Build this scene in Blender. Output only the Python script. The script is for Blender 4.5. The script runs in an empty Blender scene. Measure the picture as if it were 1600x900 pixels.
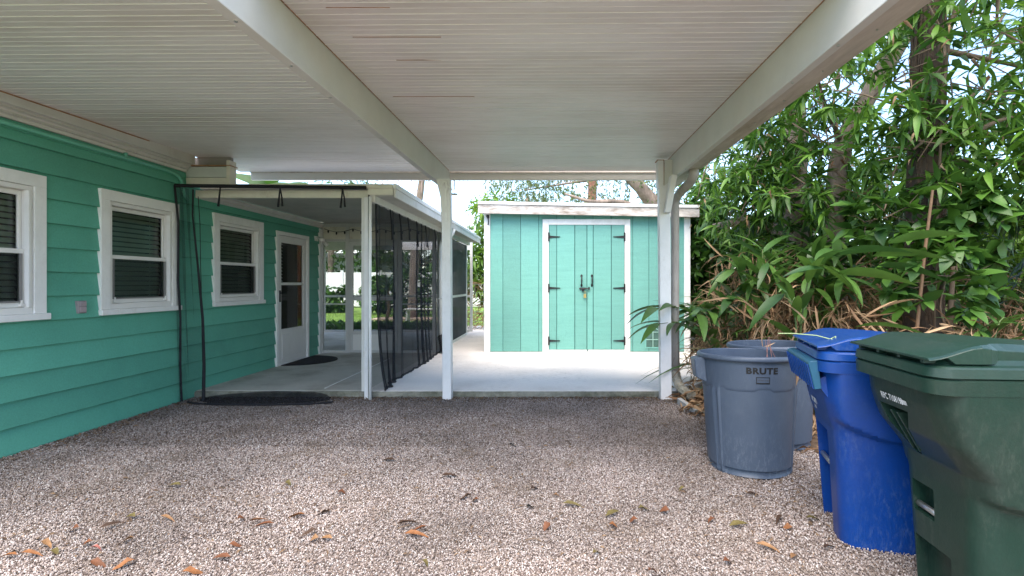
import bpy, math, random
import numpy as np
from mathutils import Vector, Matrix, Euler, noise
C = bpy.context; D = bpy.data
sc = C.scene
col = sc.collection
PI = math.pi
rnd = random.Random(11)

# ------------------------------------------------------------------ camera, sky, sun, exposure
cam = D.cameras.new('camera'); cam.sensor_width = 36; cam.lens = 16.9
cam.shift_x = -0.0406; cam.shift_y = -0.0044
cam.clip_start = 0.05; cam.clip_end = 2000
co = D.objects.new('camera', cam); col.objects.link(co)
co.location = (0, 0, 1.27); co.rotation_euler = (PI/2, 0, 0)
sc.camera = co
SUN_EL, SUN_AZ = 62, 195       # azimuth clockwise from +Y
w = D.worlds.new('World'); sc.world = w; w.use_nodes = True
nt = w.node_tree; nt.nodes.clear()
def N(t, typ, **kw):
    n = t.nodes.new(typ)
    for k, v in kw.items():
        if k.startswith('i_'): n.inputs[k[2:].replace('_', ' ')].default_value = v
        else: setattr(n, k, v)
    return n
out = N(nt, 'ShaderNodeOutputWorld'); bg = N(nt, 'ShaderNodeBackground'); bg.inputs[1].default_value = 0.15
sky = N(nt, 'ShaderNodeTexSky'); sky.sky_type = 'NISHITA'; sky.sun_disc = False
sky.sun_elevation = math.radians(SUN_EL); sky.sun_rotation = math.radians(SUN_AZ)
sky.air_density = 1.0; sky.dust_density = 0.5; sky.ozone_density = 1.6
tc = N(nt, 'ShaderNodeTexCoord'); mp = N(nt, 'ShaderNodeMapping'); mp.inputs['Scale'].default_value = (1, 1, 2.6)
nz = N(nt, 'ShaderNodeTexNoise'); nz.inputs['Scale'].default_value = 2.6; nz.inputs['Detail'].default_value = 7
nz.inputs['Roughness'].default_value = 0.55
cr = N(nt, 'ShaderNodeValToRGB'); cr.color_ramp.elements[0].position = 0.50; cr.color_ramp.elements[1].position = 0.70
mx = N(nt, 'ShaderNodeMix', data_type='RGBA'); mx.inputs['B'].default_value = (4.7, 4.55, 4.4, 1)
mm = N(nt, 'ShaderNodeMath', operation='MULTIPLY'); mm.inputs[1].default_value = 0.85
L = nt.links.new
L(tc.outputs['Generated'], mp.inputs[0]); L(mp.outputs[0], nz.inputs['Vector']); L(nz.outputs[0], cr.inputs[0])
L(cr.outputs[0], mm.inputs[0]); L(mm.outputs[0], mx.inputs['Factor']); L(sky.outputs[0], mx.inputs['A'])
L(mx.outputs['Result'], bg.inputs[0]); L(bg.outputs[0], out.inputs[0])
sl = D.lights.new('sun', 'SUN'); sl.energy = 2.3; sl.angle = math.radians(60); sl.color = (1, 0.96, 0.9)
sl.color = (1, 0.885, 0.74)
so = D.objects.new('sun', sl); col.objects.link(so)
el, az = math.radians(SUN_EL), math.radians(SUN_AZ)
sd = Vector((math.sin(az)*math.cos(el), math.cos(az)*math.cos(el), math.sin(el)))
so.rotation_euler = sd.to_track_quat('Z', 'Y').to_euler(); so.location = sd*30
sc.view_settings.view_transform = 'Standard'; sc.view_settings.look = 'None'
sc.view_settings.exposure = 2.04; sc.view_settings.gamma = 1
sc.render.engine = 'CYCLES'
sc.cycles.max_bounces = 10; sc.cycles.transparent_max_bounces = 16; sc.cycles.diffuse_bounces = 8

# ------------------------------------------------------------------ materials
def scuff(m, col_, amt=.5, scale=7):
    t = m.node_tree; l = t.links.new; p = [n for n in t.nodes if n.type == 'BSDF_PRINCIPLED'][0]; src = p.inputs['Base Color'].links[0].from_socket
    g = N(t, 'ShaderNodeNewGeometry'); mp_ = N(t, 'ShaderNodeMapping'); mp_.inputs['Scale'].default_value = (1, 1, .35); mp_.inputs['Rotation'].default_value = (.4, .2, .5)
    n1 = N(t, 'ShaderNodeTexNoise'); n1.inputs['Scale'].default_value = scale*8; n1.inputs['Detail'].default_value = 8; n1.inputs['Roughness'].default_value = .8
    n2 = N(t, 'ShaderNodeTexNoise'); n2.inputs['Scale'].default_value = scale*.35; n2.inputs['Detail'].default_value = 4
    l(g.outputs['Position'], mp_.inputs[0]); l(mp_.outputs[0], n1.inputs['Vector']); l(g.outputs['Position'], n2.inputs['Vector'])
    a = N(t, 'ShaderNodeMapRange'); a.inputs[1].default_value = .50; a.inputs[2].default_value = .68; l(n1.outputs[0], a.inputs[0])
    b = N(t, 'ShaderNodeMapRange'); b.inputs[1].default_value = .42; b.inputs[2].default_value = .66; b.inputs[4].default_value = amt; l(n2.outputs[0], b.inputs[0])
    v = N(t, 'ShaderNodeTexVoronoi'); v.feature = 'DISTANCE_TO_EDGE'; v.inputs['Scale'].default_value = scale*.9
    wv = N(t, 'ShaderNodeMapping'); wv.inputs['Scale'].default_value = (1, 1, .25); wv.inputs['Rotation'].default_value = (.9, .3, 0)
    l(g.outputs['Position'], wv.inputs[0]); l(wv.outputs[0], v.inputs['Vector'])
    cr_ = N(t, 'ShaderNodeMapRange'); cr_.inputs[1].default_value = .0; cr_.inputs[2].default_value = .006; cr_.inputs[3].default_value = .55*amt; cr_.inputs[4].default_value = 0; l(v.outputs['Distance'], cr_.inputs[0])
    mu = N(t, 'ShaderNodeMath', operation='MULTIPLY'); l(a.outputs[0], mu.inputs[0]); l(b.outputs[0], mu.inputs[1])
    c3 = N(t, 'ShaderNodeMath', operation='MULTIPLY'); l(cr_.outputs[0], c3.inputs[0]); l(a.outputs[0], c3.inputs[1])
    mx_ = N(t, 'ShaderNodeMath', operation='MAXIMUM'); l(mu.outputs[0], mx_.inputs[0]); l(c3.outputs[0], mx_.inputs[1])
    m_ = N(t, 'ShaderNodeMix', data_type='RGBA'); l(mx_.outputs[0], m_.inputs['Factor']); l(src, m_.inputs['A']); m_.inputs['B'].default_value = (*col_, 1)
    l(m_.outputs['Result'], p.inputs['Base Color'])
def mat(name, c, rough=0.6, metal=0, var=0.12, vs=4.0, bump=0.0, bs=60, c2=None, stretch=(1, 1, 1), c2amt=(0.5, 0.7),
        spec=0.4, trans=0, objrand=0.0, coat=0, tint=False, alpha=None, hue=0.0, fine=0.0):
    m = D.materials.new(name); m.use_nodes = True; t = m.node_tree; t.nodes.clear()
    o = N(t, 'ShaderNodeOutputMaterial'); p = N(t, 'ShaderNodeBsdfPrincipled')
    p.inputs['Roughness'].default_value = rough; p.inputs['Metallic'].default_value = metal
    p.inputs['Specular IOR Level'].default_value = spec; p.inputs['Coat Weight'].default_value = coat
    tcn = N(t, 'ShaderNodeTexCoord'); mpn = N(t, 'ShaderNodeMapping'); mpn.inputs['Scale'].default_value = stretch
    l = t.links.new
    geo = N(t, 'ShaderNodeNewGeometry')
    l(geo.outputs['Position'], mpn.inputs[0])
    n1 = N(t, 'ShaderNodeTexNoise'); n1.inputs['Scale'].default_value = vs; n1.inputs['Detail'].default_value = 6
    n1.inputs['Roughness'].default_value = 0.65
    l(mpn.outputs[0], n1.inputs['Vector'])
    mr = N(t, 'ShaderNodeMapRange'); mr.inputs[1].default_value = 0.3; mr.inputs[2].default_value = 0.7
    mr.inputs[3].default_value = 1-var; mr.inputs[4].default_value = 1+var
    l(n1.outputs[0], mr.inputs[0])
    val = mr.outputs[0]
    if fine:
        nf = N(t, 'ShaderNodeTexNoise'); nf.inputs['Scale'].default_value = 90; nf.inputs['Detail'].default_value = 3
        l(mpn.outputs[0], nf.inputs['Vector'])
        mf = N(t, 'ShaderNodeMapRange'); mf.inputs[1].default_value = 0.3; mf.inputs[2].default_value = 0.7
        mf.inputs[3].default_value = 1-fine; mf.inputs[4].default_value = 1+fine
        l(nf.outputs[0], mf.inputs[0])
        mu = N(t, 'ShaderNodeMath', operation='MULTIPLY'); l(val, mu.inputs[0]); l(mf.outputs[0], mu.inputs[1]); val = mu.outputs[0]
    base = N(t, 'ShaderNodeMix', data_type='RGBA'); base.inputs['A'].default_value = (*c, 1)
    base.inputs['B'].default_value = (*(c2 or c), 1)
    n2 = N(t, 'ShaderNodeTexNoise'); n2.inputs['Scale'].default_value = vs*0.45; n2.inputs['Detail'].default_value = 8
    n2.inputs['Roughness'].default_value = 0.7
    l(mpn.outputs[0], n2.inputs['Vector'])
    m2 = N(t, 'ShaderNodeMapRange'); m2.inputs[1].default_value = c2amt[0]; m2.inputs[2].default_value = c2amt[1]
    l(n2.outputs[0], m2.inputs[0])
    if tint:
        at = N(t, 'ShaderNodeAttribute'); at.attribute_name = 'tint'; l(at.outputs['Fac'], base.inputs['Factor'])
    elif objrand == 2:
        oi0 = N(t, 'ShaderNodeObjectInfo'); l(oi0.outputs['Random'], base.inputs['Factor'])
    else:
        l(m2.outputs[0], base.inputs['Factor'])
    if objrand == 1:
        oi = N(t, 'ShaderNodeObjectInfo'); mo = N(t, 'ShaderNodeMapRange')
        mo.inputs[3].default_value = 0.9; mo.inputs[4].default_value = 1.08
        l(oi.outputs['Random'], mo.inputs[0])
        mu = N(t, 'ShaderNodeMath', operation='MULTIPLY'); l(val, mu.inputs[0]); l(mo.outputs[0], mu.inputs[1]); val = mu.outputs[0]
    vm = N(t, 'ShaderNodeVectorMath', operation='SCALE'); l(base.outputs['Result'], vm.inputs[0]); l(val, vm.inputs['Scale'])
    l(vm.outputs[0], p.inputs['Base Color'])
    if bump:
        nb = N(t, 'ShaderNodeTexNoise'); nb.inputs['Scale'].default_value = bs; nb.inputs['Detail'].default_value = 5
        l(mpn.outputs[0], nb.inputs['Vector'])
        b = N(t, 'ShaderNodeBump'); b.inputs['Strength'].default_value = bump; b.inputs['Distance'].default_value = 0.01
        l(nb.outputs[0], b.inputs['Height']); l(b.outputs[0], p.inputs['Normal'])
    res = p.outputs[0]
    if trans:
        tr = N(t, 'ShaderNodeBsdfTranslucent'); l(vm.outputs[0], tr.inputs[0])
        mxs = N(t, 'ShaderNodeMixShader'); mxs.inputs[0].default_value = trans; l(res, mxs.inputs[1]); l(tr.outputs[0], mxs.inputs[2]); res = mxs.outputs[0]
    if alpha is not None:
        tp = N(t, 'ShaderNodeBsdfTransparent')
        mxs = N(t, 'ShaderNodeMixShader'); mxs.inputs[0].default_value = alpha; l(tp.outputs[0], mxs.inputs[1]); l(res, mxs.inputs[2]); res = mxs.outputs[0]
    l(res, o.inputs[0])
    return m

def glass_mat():
    m = D.materials.new('window_glass'); m.use_nodes = True; t = m.node_tree; t.nodes.clear()
    o = N(t, 'ShaderNodeOutputMaterial'); g = N(t, 'ShaderNodeBsdfGlossy'); g.inputs['Roughness'].default_value = 0.03
    tp = N(t, 'ShaderNodeBsdfTransparent'); tp.inputs[0].default_value = (0.93, 0.96, 0.95, 1)
    f = N(t, 'ShaderNodeFresnel'); f.inputs[0].default_value = 1.65
    x = N(t, 'ShaderNodeMixShader'); l = t.links.new
    l(f.outputs[0], x.inputs[0]); l(tp.outputs[0], x.inputs[1]); l(g.outputs[0], x.inputs[2]); l(x.outputs[0], o.inputs[0])
    return m

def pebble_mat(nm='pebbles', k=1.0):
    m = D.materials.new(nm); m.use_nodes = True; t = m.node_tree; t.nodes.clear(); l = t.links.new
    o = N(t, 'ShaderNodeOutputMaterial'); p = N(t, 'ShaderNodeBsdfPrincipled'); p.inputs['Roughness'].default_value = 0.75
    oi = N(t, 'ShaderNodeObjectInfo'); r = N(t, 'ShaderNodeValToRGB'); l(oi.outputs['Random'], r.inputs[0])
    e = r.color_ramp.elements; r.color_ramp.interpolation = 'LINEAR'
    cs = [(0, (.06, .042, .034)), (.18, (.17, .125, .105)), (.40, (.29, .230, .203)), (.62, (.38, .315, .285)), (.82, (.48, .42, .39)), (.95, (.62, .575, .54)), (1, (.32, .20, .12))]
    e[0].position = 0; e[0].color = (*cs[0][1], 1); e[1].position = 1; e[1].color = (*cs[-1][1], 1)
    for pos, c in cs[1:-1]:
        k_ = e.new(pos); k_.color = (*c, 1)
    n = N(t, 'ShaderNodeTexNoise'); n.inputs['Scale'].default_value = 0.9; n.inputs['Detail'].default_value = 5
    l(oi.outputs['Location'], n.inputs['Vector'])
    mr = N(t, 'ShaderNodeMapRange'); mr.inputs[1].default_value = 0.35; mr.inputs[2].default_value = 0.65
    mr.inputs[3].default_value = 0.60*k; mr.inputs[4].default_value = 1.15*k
    l(n.outputs[0], mr.inputs[0])
    n5 = N(t, 'ShaderNodeTexNoise'); n5.inputs['Scale'].default_value = 2.3; n5.inputs['Detail'].default_value = 8; n5.inputs['Roughness'].default_value = .75
    l(oi.outputs['Location'], n5.inputs['Vector'])
    m5 = N(t, 'ShaderNodeMapRange'); m5.inputs[1].default_value = .50; m5.inputs[2].default_value = .72; m5.inputs[4].default_value = .62; l(n5.outputs[0], m5.inputs[0])
    x5 = N(t, 'ShaderNodeMix', data_type='RGBA'); l(m5.outputs[0], x5.inputs['Factor']); l(r.outputs[0], x5.inputs['A']); x5.inputs['B'].default_value = (.17, .125, .085, 1)
    v = N(t, 'ShaderNodeVectorMath', operation='SCALE'); l(x5.outputs['Result'], v.inputs[0]); l(mr.outputs[0], v.inputs['Scale'])
    l(v.outputs[0], p.inputs['Base Color']); l(p.outputs[0], o.inputs[0])
    return m

WHITE = mat('white_aluminium', (.66, .63, .60), .45, var=.05, vs=3, c2=(.55, .50, .45), c2amt=(.5, .75), stretch=(.35, 2.2, 1), bump=.05, bs=25)
CEIL = mat('ceiling_pan_paint', (.73, .70, .675), .40, var=.06, vs=1.9, c2=(.54, .48, .43), c2amt=(.46, .74), stretch=(.35, 1.6, 1))
RIBW = mat('rib_edge_paint', (.76, .73, .70), .4, var=.12, vs=5)
BEAMW = mat('beam_paint', (.60, .585, .555), .42, var=.05, vs=4, c2=(.60, .57, .53), bump=.04, bs=40)
GUTT = mat('gutter_underside', (.50, .45, .39), .6, var=.18, vs=6, c2=(.34, .29, .23), stretch=(2, .4, 1), bump=.1)
POSTW = mat('post_paint', (.72, .70, .70), .45, var=.06, vs=5, c2=(.55, .50, .45), c2amt=(.6, .8), bump=.04)
TRIMW = mat('trim_paint', (.80, .79, .78), .5, var=.05, vs=6, c2=(.66, .63, .60), c2amt=(.55, .8), bump=.06)
CREAM = mat('cream_board', (.66, .62, .54), .6, var=.08, vs=6, c2=(.45, .38, .3), c2amt=(.6, .75))
RUST = mat('rusty_edge', (.36, .20, .11), .8, var=.3, vs=15)
HGREEN = mat('house_teal_paint', (.105, .37, .275), .5, var=.05, vs=3, c2=(.09, .33, .245), bump=.12, bs=90, objrand=1, fine=.07)
SGREEN = mat('shed_teal_paint', (.142, .365, .32), .6, var=.05, vs=5, c2=(.128, .335, .295), bump=.35, bs=30, stretch=(.5, 1, 5), objrand=1, fine=.09)
SGROOVE = mat('shed_groove', (.055, .155, .145), .8, var=.1)
VINYL = mat('window_vinyl', (.74, .72, .70), .4, var=.04, vs=5, c2=(.64, .60, .57), c2amt=(.6, .8))
GLASS = glass_mat()
BLIND = mat('blind_slats', (.26, .33, .26), .6, var=.1, vs=3)
DARK = mat('dark_interior', (.02, .022, .022), .9, var=.1)
BLACKM = mat('black_metal', (.012, .012, .014), .45, var=.1, bump=.1)
BRASS = mat('padlock_brass', (.45, .33, .13), .35, metal=.9)
STEEL = mat('galvanised_steel', (.55, .56, .57), .35, metal=.9, var=.1, vs=20)
NET = mat('black_netting', (.018, .02, .026), .9, var=.1, alpha=.66, spec=.1)
NETP = mat('piled_netting', (.018, .02, .026), .9, var=.1, alpha=.72, spec=.1)
NETF = mat('sheer_netting', (.018, .02, .026), .9, var=.1, alpha=.17, spec=.1)
NETW = mat('window_screen', (.03, .035, .035), .9, var=.1, alpha=.22, spec=.1)
NETL = mat('netting_single', (.014, .015, .02), .9, var=.1, alpha=.45, spec=.1)
SCREEN = mat('insect_screen', (.045, .055, .06), .9, var=.1, alpha=.15, spec=.1)
SCREEND = mat('solar_screen', (.05, .062, .07), .8, var=.25, vs=3, alpha=.82, spec=.2)
STRAP = mat('black_webbing', (.012, .012, .016), .8, var=.1)
CONC = mat('concrete', (.74, .685, .645), .85, var=.06, vs=1.6, c2=(.56, .50, .46), c2amt=(.50, .74), bump=.25, bs=80, fine=.05)
CONCP = mat('shaded_porch_concrete', (.52, .49, .44), .8, var=.12, vs=1.8, c2=(.27, .24, .19), c2amt=(.48, .68), bump=.25, bs=80, fine=.06)  # porch shade put into the colour, darker than the open slab
CONCE = mat('weathered_concrete_edge', (.22, .21, .17), .9, var=.3, vs=8, c2=(.09, .09, .06), c2amt=(.45, .65), bump=.5, bs=60)
GRAVB = mat('gravel_bed', (.30, .25, .225), .9, var=.25, vs=40, c2=(.18, .15, .13), c2amt=(.4, .6), bump=.8, bs=120)
PEB = pebble_mat(); PEB2 = pebble_mat('darker_pebbles', .74)  # PEB2 is the same gravel scaled darker for the back of the driveway
GRASS = mat('grass_ground', (.15, .26, .035), .9, var=.25, vs=3, c2=(.05, .09, .015), bump=.8, bs=40)
LITTER = mat('leaf_litter_soil', (.10, .065, .042), .9, var=.35, vs=12, c2=(.05, .035, .025), bump=.9, bs=60)
MATM = mat('door_mat', (.014, .012, .013), .95, var=.2, bump=.6, bs=200)
GREYP = mat('grey_plastic', (.054, .074, .110), .42, var=.06, vs=9, c2=(.07, .09, .125), c2amt=(.55, .8), bump=.08, bs=120)
BLUEP = mat('blue_plastic', (.003, .040, .21), .34, var=.07, vs=6, c2=(.008, .046, .18), c2amt=(.5, .75), bump=.06, bs=140, fine=.05)
BLUET = mat('faded_blue_plastic', (.012, .075, .135), .5, var=.15, vs=12)
GRNP = mat('dark_green_plastic', (.008, .029, .020), .36, var=.1, vs=5, c2=(.022, .036, .028), c2amt=(.45, .75), bump=.06, bs=140, fine=.07)
scuff(GRNP, (.06, .075, .06), .6); scuff(BLUEP, (.10, .15, .26), .55); scuff(GREYP, (.20, .23, .27), .45)
scuff(CONC, (.30, .27, .24), .75, 2.2); scuff(POSTW, (.38, .34, .30), .5, 5); scuff(HGREEN, (.12, .30, .22), .30, 4); scuff(SGREEN, (.08, .20, .18), .40, 4); scuff(TRIMW, (.45, .42, .38), .35, 6)
PRINTW = mat('white_print', (.75, .77, .78), .6, var=.1, vs=60)
PRINTK = mat('black_print', (.008, .008, .009), .5)
PRINTG = mat('faded_black_print', (.05, .055, .065), .6)
BARK1 = mat('vine_clad_bark', (.085, .058, .042), .9, var=.5, vs=14, c2=(.035, .025, .018), c2amt=(.4, .6), bump=1, bs=30, stretch=(1, 1, .25))
BARK2 = mat('grey_bark', (.27, .205, .165), .9, var=.25, vs=9, c2=(.13, .10, .08), c2amt=(.45, .65), bump=.9, bs=30, stretch=(1, 1, .35))
BARK3 = mat('red_brown_bark', (.22, .10, .065), .9, var=.3, vs=10, c2=(.12, .06, .04), bump=.8, bs=30)
TWIG = mat('twig', (.16, .11, .075), .85, var=.2, vs=12)
STEMG = mat('green_stem', (.07, .11, .03), .6, var=.2)
def leafm(name, a, b, tr=.35, rough=.42, **k):
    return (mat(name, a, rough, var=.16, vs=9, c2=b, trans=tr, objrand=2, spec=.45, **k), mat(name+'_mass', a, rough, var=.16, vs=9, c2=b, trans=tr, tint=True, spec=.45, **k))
LF1 = leafm('lance_leaf', (.026, .080, .014), (.135, .27, .032), .34)
LF2 = leafm('broad_leaf', (.024, .072, .014), (.09, .20, .028), .3)
LFB = leafm('bright_leaf', (.09, .20, .02), (.20, .32, .045))
LFG = leafm('ginger_leaf', (.024, .075, .018), (.10, .20, .035), .28)
LFD = leafm('dry_leaf', (.16, .080, .038), (.42, .28, .16), .25, .75)
LFO = leafm('oak_leaf', (.07, .115, .035), (.20, .24, .09), .35)
LFX = leafm('dark_palm_leaf', (.022, .055, .035), (.05, .10, .05), .2)
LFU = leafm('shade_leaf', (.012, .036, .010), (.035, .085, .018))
LFR = leafm('fallen_leaf', (.15, .062, .028), (.30, .15, .06), .05, .7)

# ------------------------------------------------------------------ mesh helpers
class MB:
    def __init__(s): s.v = []; s.f = []
    def add(s, v, f):
        n = len(s.v); s.v += [tuple(p) for p in v]; s.f += [tuple(i+n for i in q) for q in f]; return s
    def box(s, x0, y0, z0, x1, y1, z1):
        x0, x1 = sorted((x0, x1)); y0, y1 = sorted((y0, y1)); z0, z1 = sorted((z0, z1))
        return s.add([(x0,y0,z0),(x1,y0,z0),(x1,y1,z0),(x0,y1,z0),(x0,y0,z1),(x1,y0,z1),(x1,y1,z1),(x0,y1,z1)],
            [(0,3,2,1),(4,5,6,7),(0,1,5,4),(1,2,6,5),(2,3,7,6),(3,0,4,7)])
    def loft(s, secs, cap=True, closed=True):
        n = len(secs[0]); v = [p for q in secs for p in q]; f = []
        for i in range(len(secs)-1):
            for j in range(n if closed else n-1):
                k = (j+1) % n
                f.append((i*n+j, i*n+k, (i+1)*n+k, (i+1)*n+j))
        if cap and closed: f.append(tuple(range(n))[::-1]); f.append(tuple((len(secs)-1)*n+j for j in range(n)))
        return s.add(v, f)
    def prism_y(s, prof, y0, y1, dz=0.0):      # prof of (x,z), extruded along y, rising dz
        return s.loft([[(x, y0, z) for x, z in prof], [(x, y1, z+dz) for x, z in prof]])
    def prism_x(s, prof, x0, x1, dz=0.0):      # prof of (y,z)
        return s.loft([[(x0, y, z) for y, z in prof], [(x1, y, z+dz) for y, z in prof]])
    def tube(s, pts, r, n=8, jit=0, sq=False):
        pts = [Vector(p) for p in pts]; rs = r if isinstance(r, (list, tuple)) else [r]*len(pts)
        secs = []; up = None
        for i, p in enumerate(pts):
            d = (pts[min(i+1, len(pts)-1)]-pts[max(i-1, 0)]).normalized()
            if up is None: up = d.orthogonal().normalized() if not sq else (Vector((1,0,0)) if abs(d.x) < .9 else Vector((0,1,0)))
            a = (up-d*up.dot(d)).normalized(); b = d.cross(a); up = a
            ring = []
            for j in range(n):
                t = 2*PI*j/n+(PI/4 if sq else 0)
                rr = rs[i]*(1+(jit*noise.noise(Vector((math.cos(t)*1.7+p.x*3, math.sin(t)*1.7+p.y*3, p.z*2.5))) if jit else 0))
                ring.append(p+a*math.cos(t)*rr+b*math.sin(t)*rr)
            secs.append(ring)
        return s.loft(secs)
    def disc(s, c, r, d, h=0.004, n=10):
        c = Vector(c); d = Vector(d).normalized(); return s.tube([c, c+d*h], r, n)
WORLD = {}
def setp(o, parent):
    o.parent = parent
    if parent.name in WORLD: o.matrix_parent_inverse = Matrix.Translation(WORLD[parent.name]).inverted()
def ob(name, mb, m, parent=None, smooth=False, bevel=0, kind=None, label=None):
    me = D.meshes.new(name); me.from_pydata([tuple(p) for p in mb.v], [], mb.f)
    me.materials.append(m); me.validate()
    if smooth:
        me.shade_smooth()
    o = D.objects.new(name, me); col.objects.link(o)
    if parent: setp(o, parent)
    if bevel:
        b = o.modifiers.new('bevel', 'BEVEL'); b.width = bevel; b.segments = 1; b.limit_method = 'ANGLE'
    if kind: o['kind'] = kind
    if label: o['label'] = label
    return o
def fix(o):   # recalc normals outward
    import bmesh
    bm = bmesh.new(); bm.from_mesh(o.data); bmesh.ops.recalc_face_normals(bm, faces=bm.faces); bm.to_mesh(o.data); bm.free()
    return o
def tag(o, label, cat, group=None):
    o['label'] = label; o['category'] = cat
    if group: o['group'] = group
    return o
def thing(name, label, cat, loc=(0,0,0), group=None, local=False, rz=0):
    o = D.objects.new(name, None); col.objects.link(o); o.location = loc; o.rotation_euler = (0, 0, rz)
    o.empty_display_size = .1
    if not local: WORLD[o.name] = Vector(loc)
    return tag(o, label, cat, group)
def bx(name, c, m, parent=None, **k): return ob(name, MB().box(*c), m, parent, **k)
def struct(name, mb, m): return ob(name, mb, m, kind='structure')
def text_mb(txt, size, off=0.0):
    cu = D.curves.new('t', 'FONT'); cu.body = txt; cu.size = size; cu.offset = off; cu.align_x = 'CENTER'; cu.space_character = 1.12; cu.resolution_u = 3
    o = D.objects.new('t', cu); col.objects.link(o); C.view_layer.update()
    me = D.meshes.new_from_object(o.evaluated_get(C.evaluated_depsgraph_get()))
    v = [tuple(p.co) for p in me.vertices]; f = [tuple(p.vertices) for p in me.polygons]
    D.objects.remove(o); D.curves.remove(cu); D.meshes.remove(me)
    return v, f

# ---- leaves
def blade(length, width, seg=5, droop=.35, fold=.25, tip=.55, wave=0.0):
    """leaf blade along +X, midrib folded; returns verts, faces"""
    v = []; f = []
    for i in range(seg+1):
        t = i/seg; a = droop*t
        x = length*(math.sin(droop*t)/droop if droop else t); z = -length*(1-math.cos(a))/(droop if droop else 1)
        wd = width/2*(math.sin(PI*min(1, t**tip))**.8) if 0 < i < seg else width*.03
        zz = z+wave*math.sin(t*9)*wd
        v += [(x, -wd, zz+wd*fold), (x, 0, z), (x, wd, zz+wd*fold)]
    for i in range(seg):
        b = i*3
        f += [(b, b+3, b+4, b+1), (b+1, b+4, b+5, b+2)]
    return v, f
def mesh_of(name, vf, m):
    me = D.meshes.new(name); me.from_pydata(vf[0], [], vf[1]); me.materials.append(m); me.shade_smooth(); return me
def frame(p, d, up=Vector((0, 0, 1)), s=1.0, roll=0.0):
    d = Vector(d).normalized(); y = Vector(up).cross(d)
    if y.length < 1e-3: y = Vector((0, 1, 0))
    y.normalize(); z = d.cross(y)
    R = Matrix(((d.x, y.x, z.x), (d.y, y.y, z.y), (d.z, y.z, z.z))).to_4x4() @ Matrix.Rotation(roll, 4, 'X')
    return Matrix.Translation(p) @ R @ Matrix.Scale(s, 4)
def mass(name, vf, mats, m, parent, stuff=True):
    """join many copies of one leaf into a single mesh with a per-leaf tint"""
    if not mats: return None
    V = np.array(vf[0]); F = vf[1]; nv = len(V); k = len(mats)
    A = np.array([[list(r) for r in q] for q in mats])
    P = np.einsum('kij,nj->kni', A[:, :3, :3], V)+A[:, None, :3, 3]
    me = D.meshes.new(name); Fa = np.array(F); nf = len(Fa); q = Fa.shape[1]
    idx = (Fa[None]+(np.arange(k)*nv)[:, None, None]).reshape(-1)
    me.vertices.add(k*nv); me.vertices.foreach_set('co', P.reshape(-1).astype(np.float32))
    me.loops.add(len(idx)); me.loops.foreach_set('vertex_index', idx.astype(np.int32))
    me.polygons.add(k*nf); me.polygons.foreach_set('loop_start', (np.arange(k*nf)*q).astype(np.int32))
    me.update(calc_edges=True)
    at = me.attributes.new('tint', 'FLOAT', 'POINT')
    rr = np.random.RandomState(len(mats)).rand(k); at.data.foreach_set('value', np.repeat(rr, nv).astype(np.float32))
    me.materials.append(m); me.shade_smooth()
    o = D.objects.new(name, me); col.objects.link(o)
    if parent: setp(o, parent)
    if stuff: o['kind'] = 'stuff'
    return o
CAMP = Vector((0, 0, 1.27))
def leaves(parent, mats, kinds, single, nsingle, massname='foliage'):
    """nearest leaves become parts of their own, the rest one mass"""
    ms = sorted(mats, key=lambda q: (q.translation-CAMP).length/max(.2, q.median_scale))
    inv = Matrix.Translation(WORLD[parent.name]).inverted()
    for q in ms[:nsingle]:
        o = D.objects.new('leaf', single[0]); col.objects.link(o); o.parent = parent; o.matrix_parent_inverse = inv
        o.matrix_basis = q
    mass(massname, single[1], ms[nsingle:], kinds, parent)
def rv(a=1.0): return Vector((rnd.uniform(-a, a), rnd.uniform(-a, a), rnd.uniform(-a, a)))
def whorl(p, d, n, s, spread=1.0):
    """leaves radiating round a twig tip"""
    d = Vector(d).normalized(); o = d.orthogonal().normalized(); r = []
    a0 = rnd.uniform(0, 6)
    for i in range(n):
        a = a0+2*PI*i/n+rnd.uniform(-.3, .3)
        e = (d*rnd.uniform(.15, .9)+(Matrix.Rotation(a, 3, d) @ o)*spread+Vector((0, 0, -.25))).normalized()
        r.append(frame(p+rv(.015), e, s=s*rnd.uniform(.5, 1.4), roll=rnd.uniform(-.7, .7)))
    return r

# ------------------------------------------------------------------ the setting: ground, slab
struct('lawn', MB().add([(-300,-300,0),(300,-300,0),(300,600,0),(-300,600,0)], [(0,1,2,3)]), GRASS)
struct('gravel_driveway', MB().add([(-4,-12,.004),(2.05,-12,.004),(2.05,5.36,.004),(-4,5.36,.004)], [(0,1,2,3)]), GRAVB)
struct('garden_bed', MB().add([(1.9,-8,.008),(9,-8,.008),(9,14,.008),(2.5,14,.008),(2.5,7.3,.008),(1.3,5.32,.008),(1.72,4.6,.008),(1.9,3.6,.008)], [(0,1,2,3,4,5,6,7)]), LITTER)
slab = MB()
def slabpoly(pts, z0, z1):
    n = len(pts); return MB().add([(x,y,z0) for x,y in pts]+[(x,y,z1) for x,y in pts], [tuple(range(n))[::-1], tuple(range(n,2*n))]+[(i,(i+1)%n,(i+1)%n+n,i+n) for i in range(n)])
struct('patio_slab', slabpoly([(-2.08,5.33),(1.42,5.33),(1.95,6.0),(2.42,7.2),(2.45,12.3),(-2.08,12.3)], -.1, .08), CONC)
struct('porch_slab', slabpoly([(-4,5.35),(-2.084,5.35),(-2.084,12.2),(-7,12.2),(-7,8.25),(-4,8.25)], -.1, .079), CONCP)
e = MB()
n = 90; ys = lambda t: 5.30+.012*math.sin(t*31)+.008*math.sin(t*77)
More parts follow.
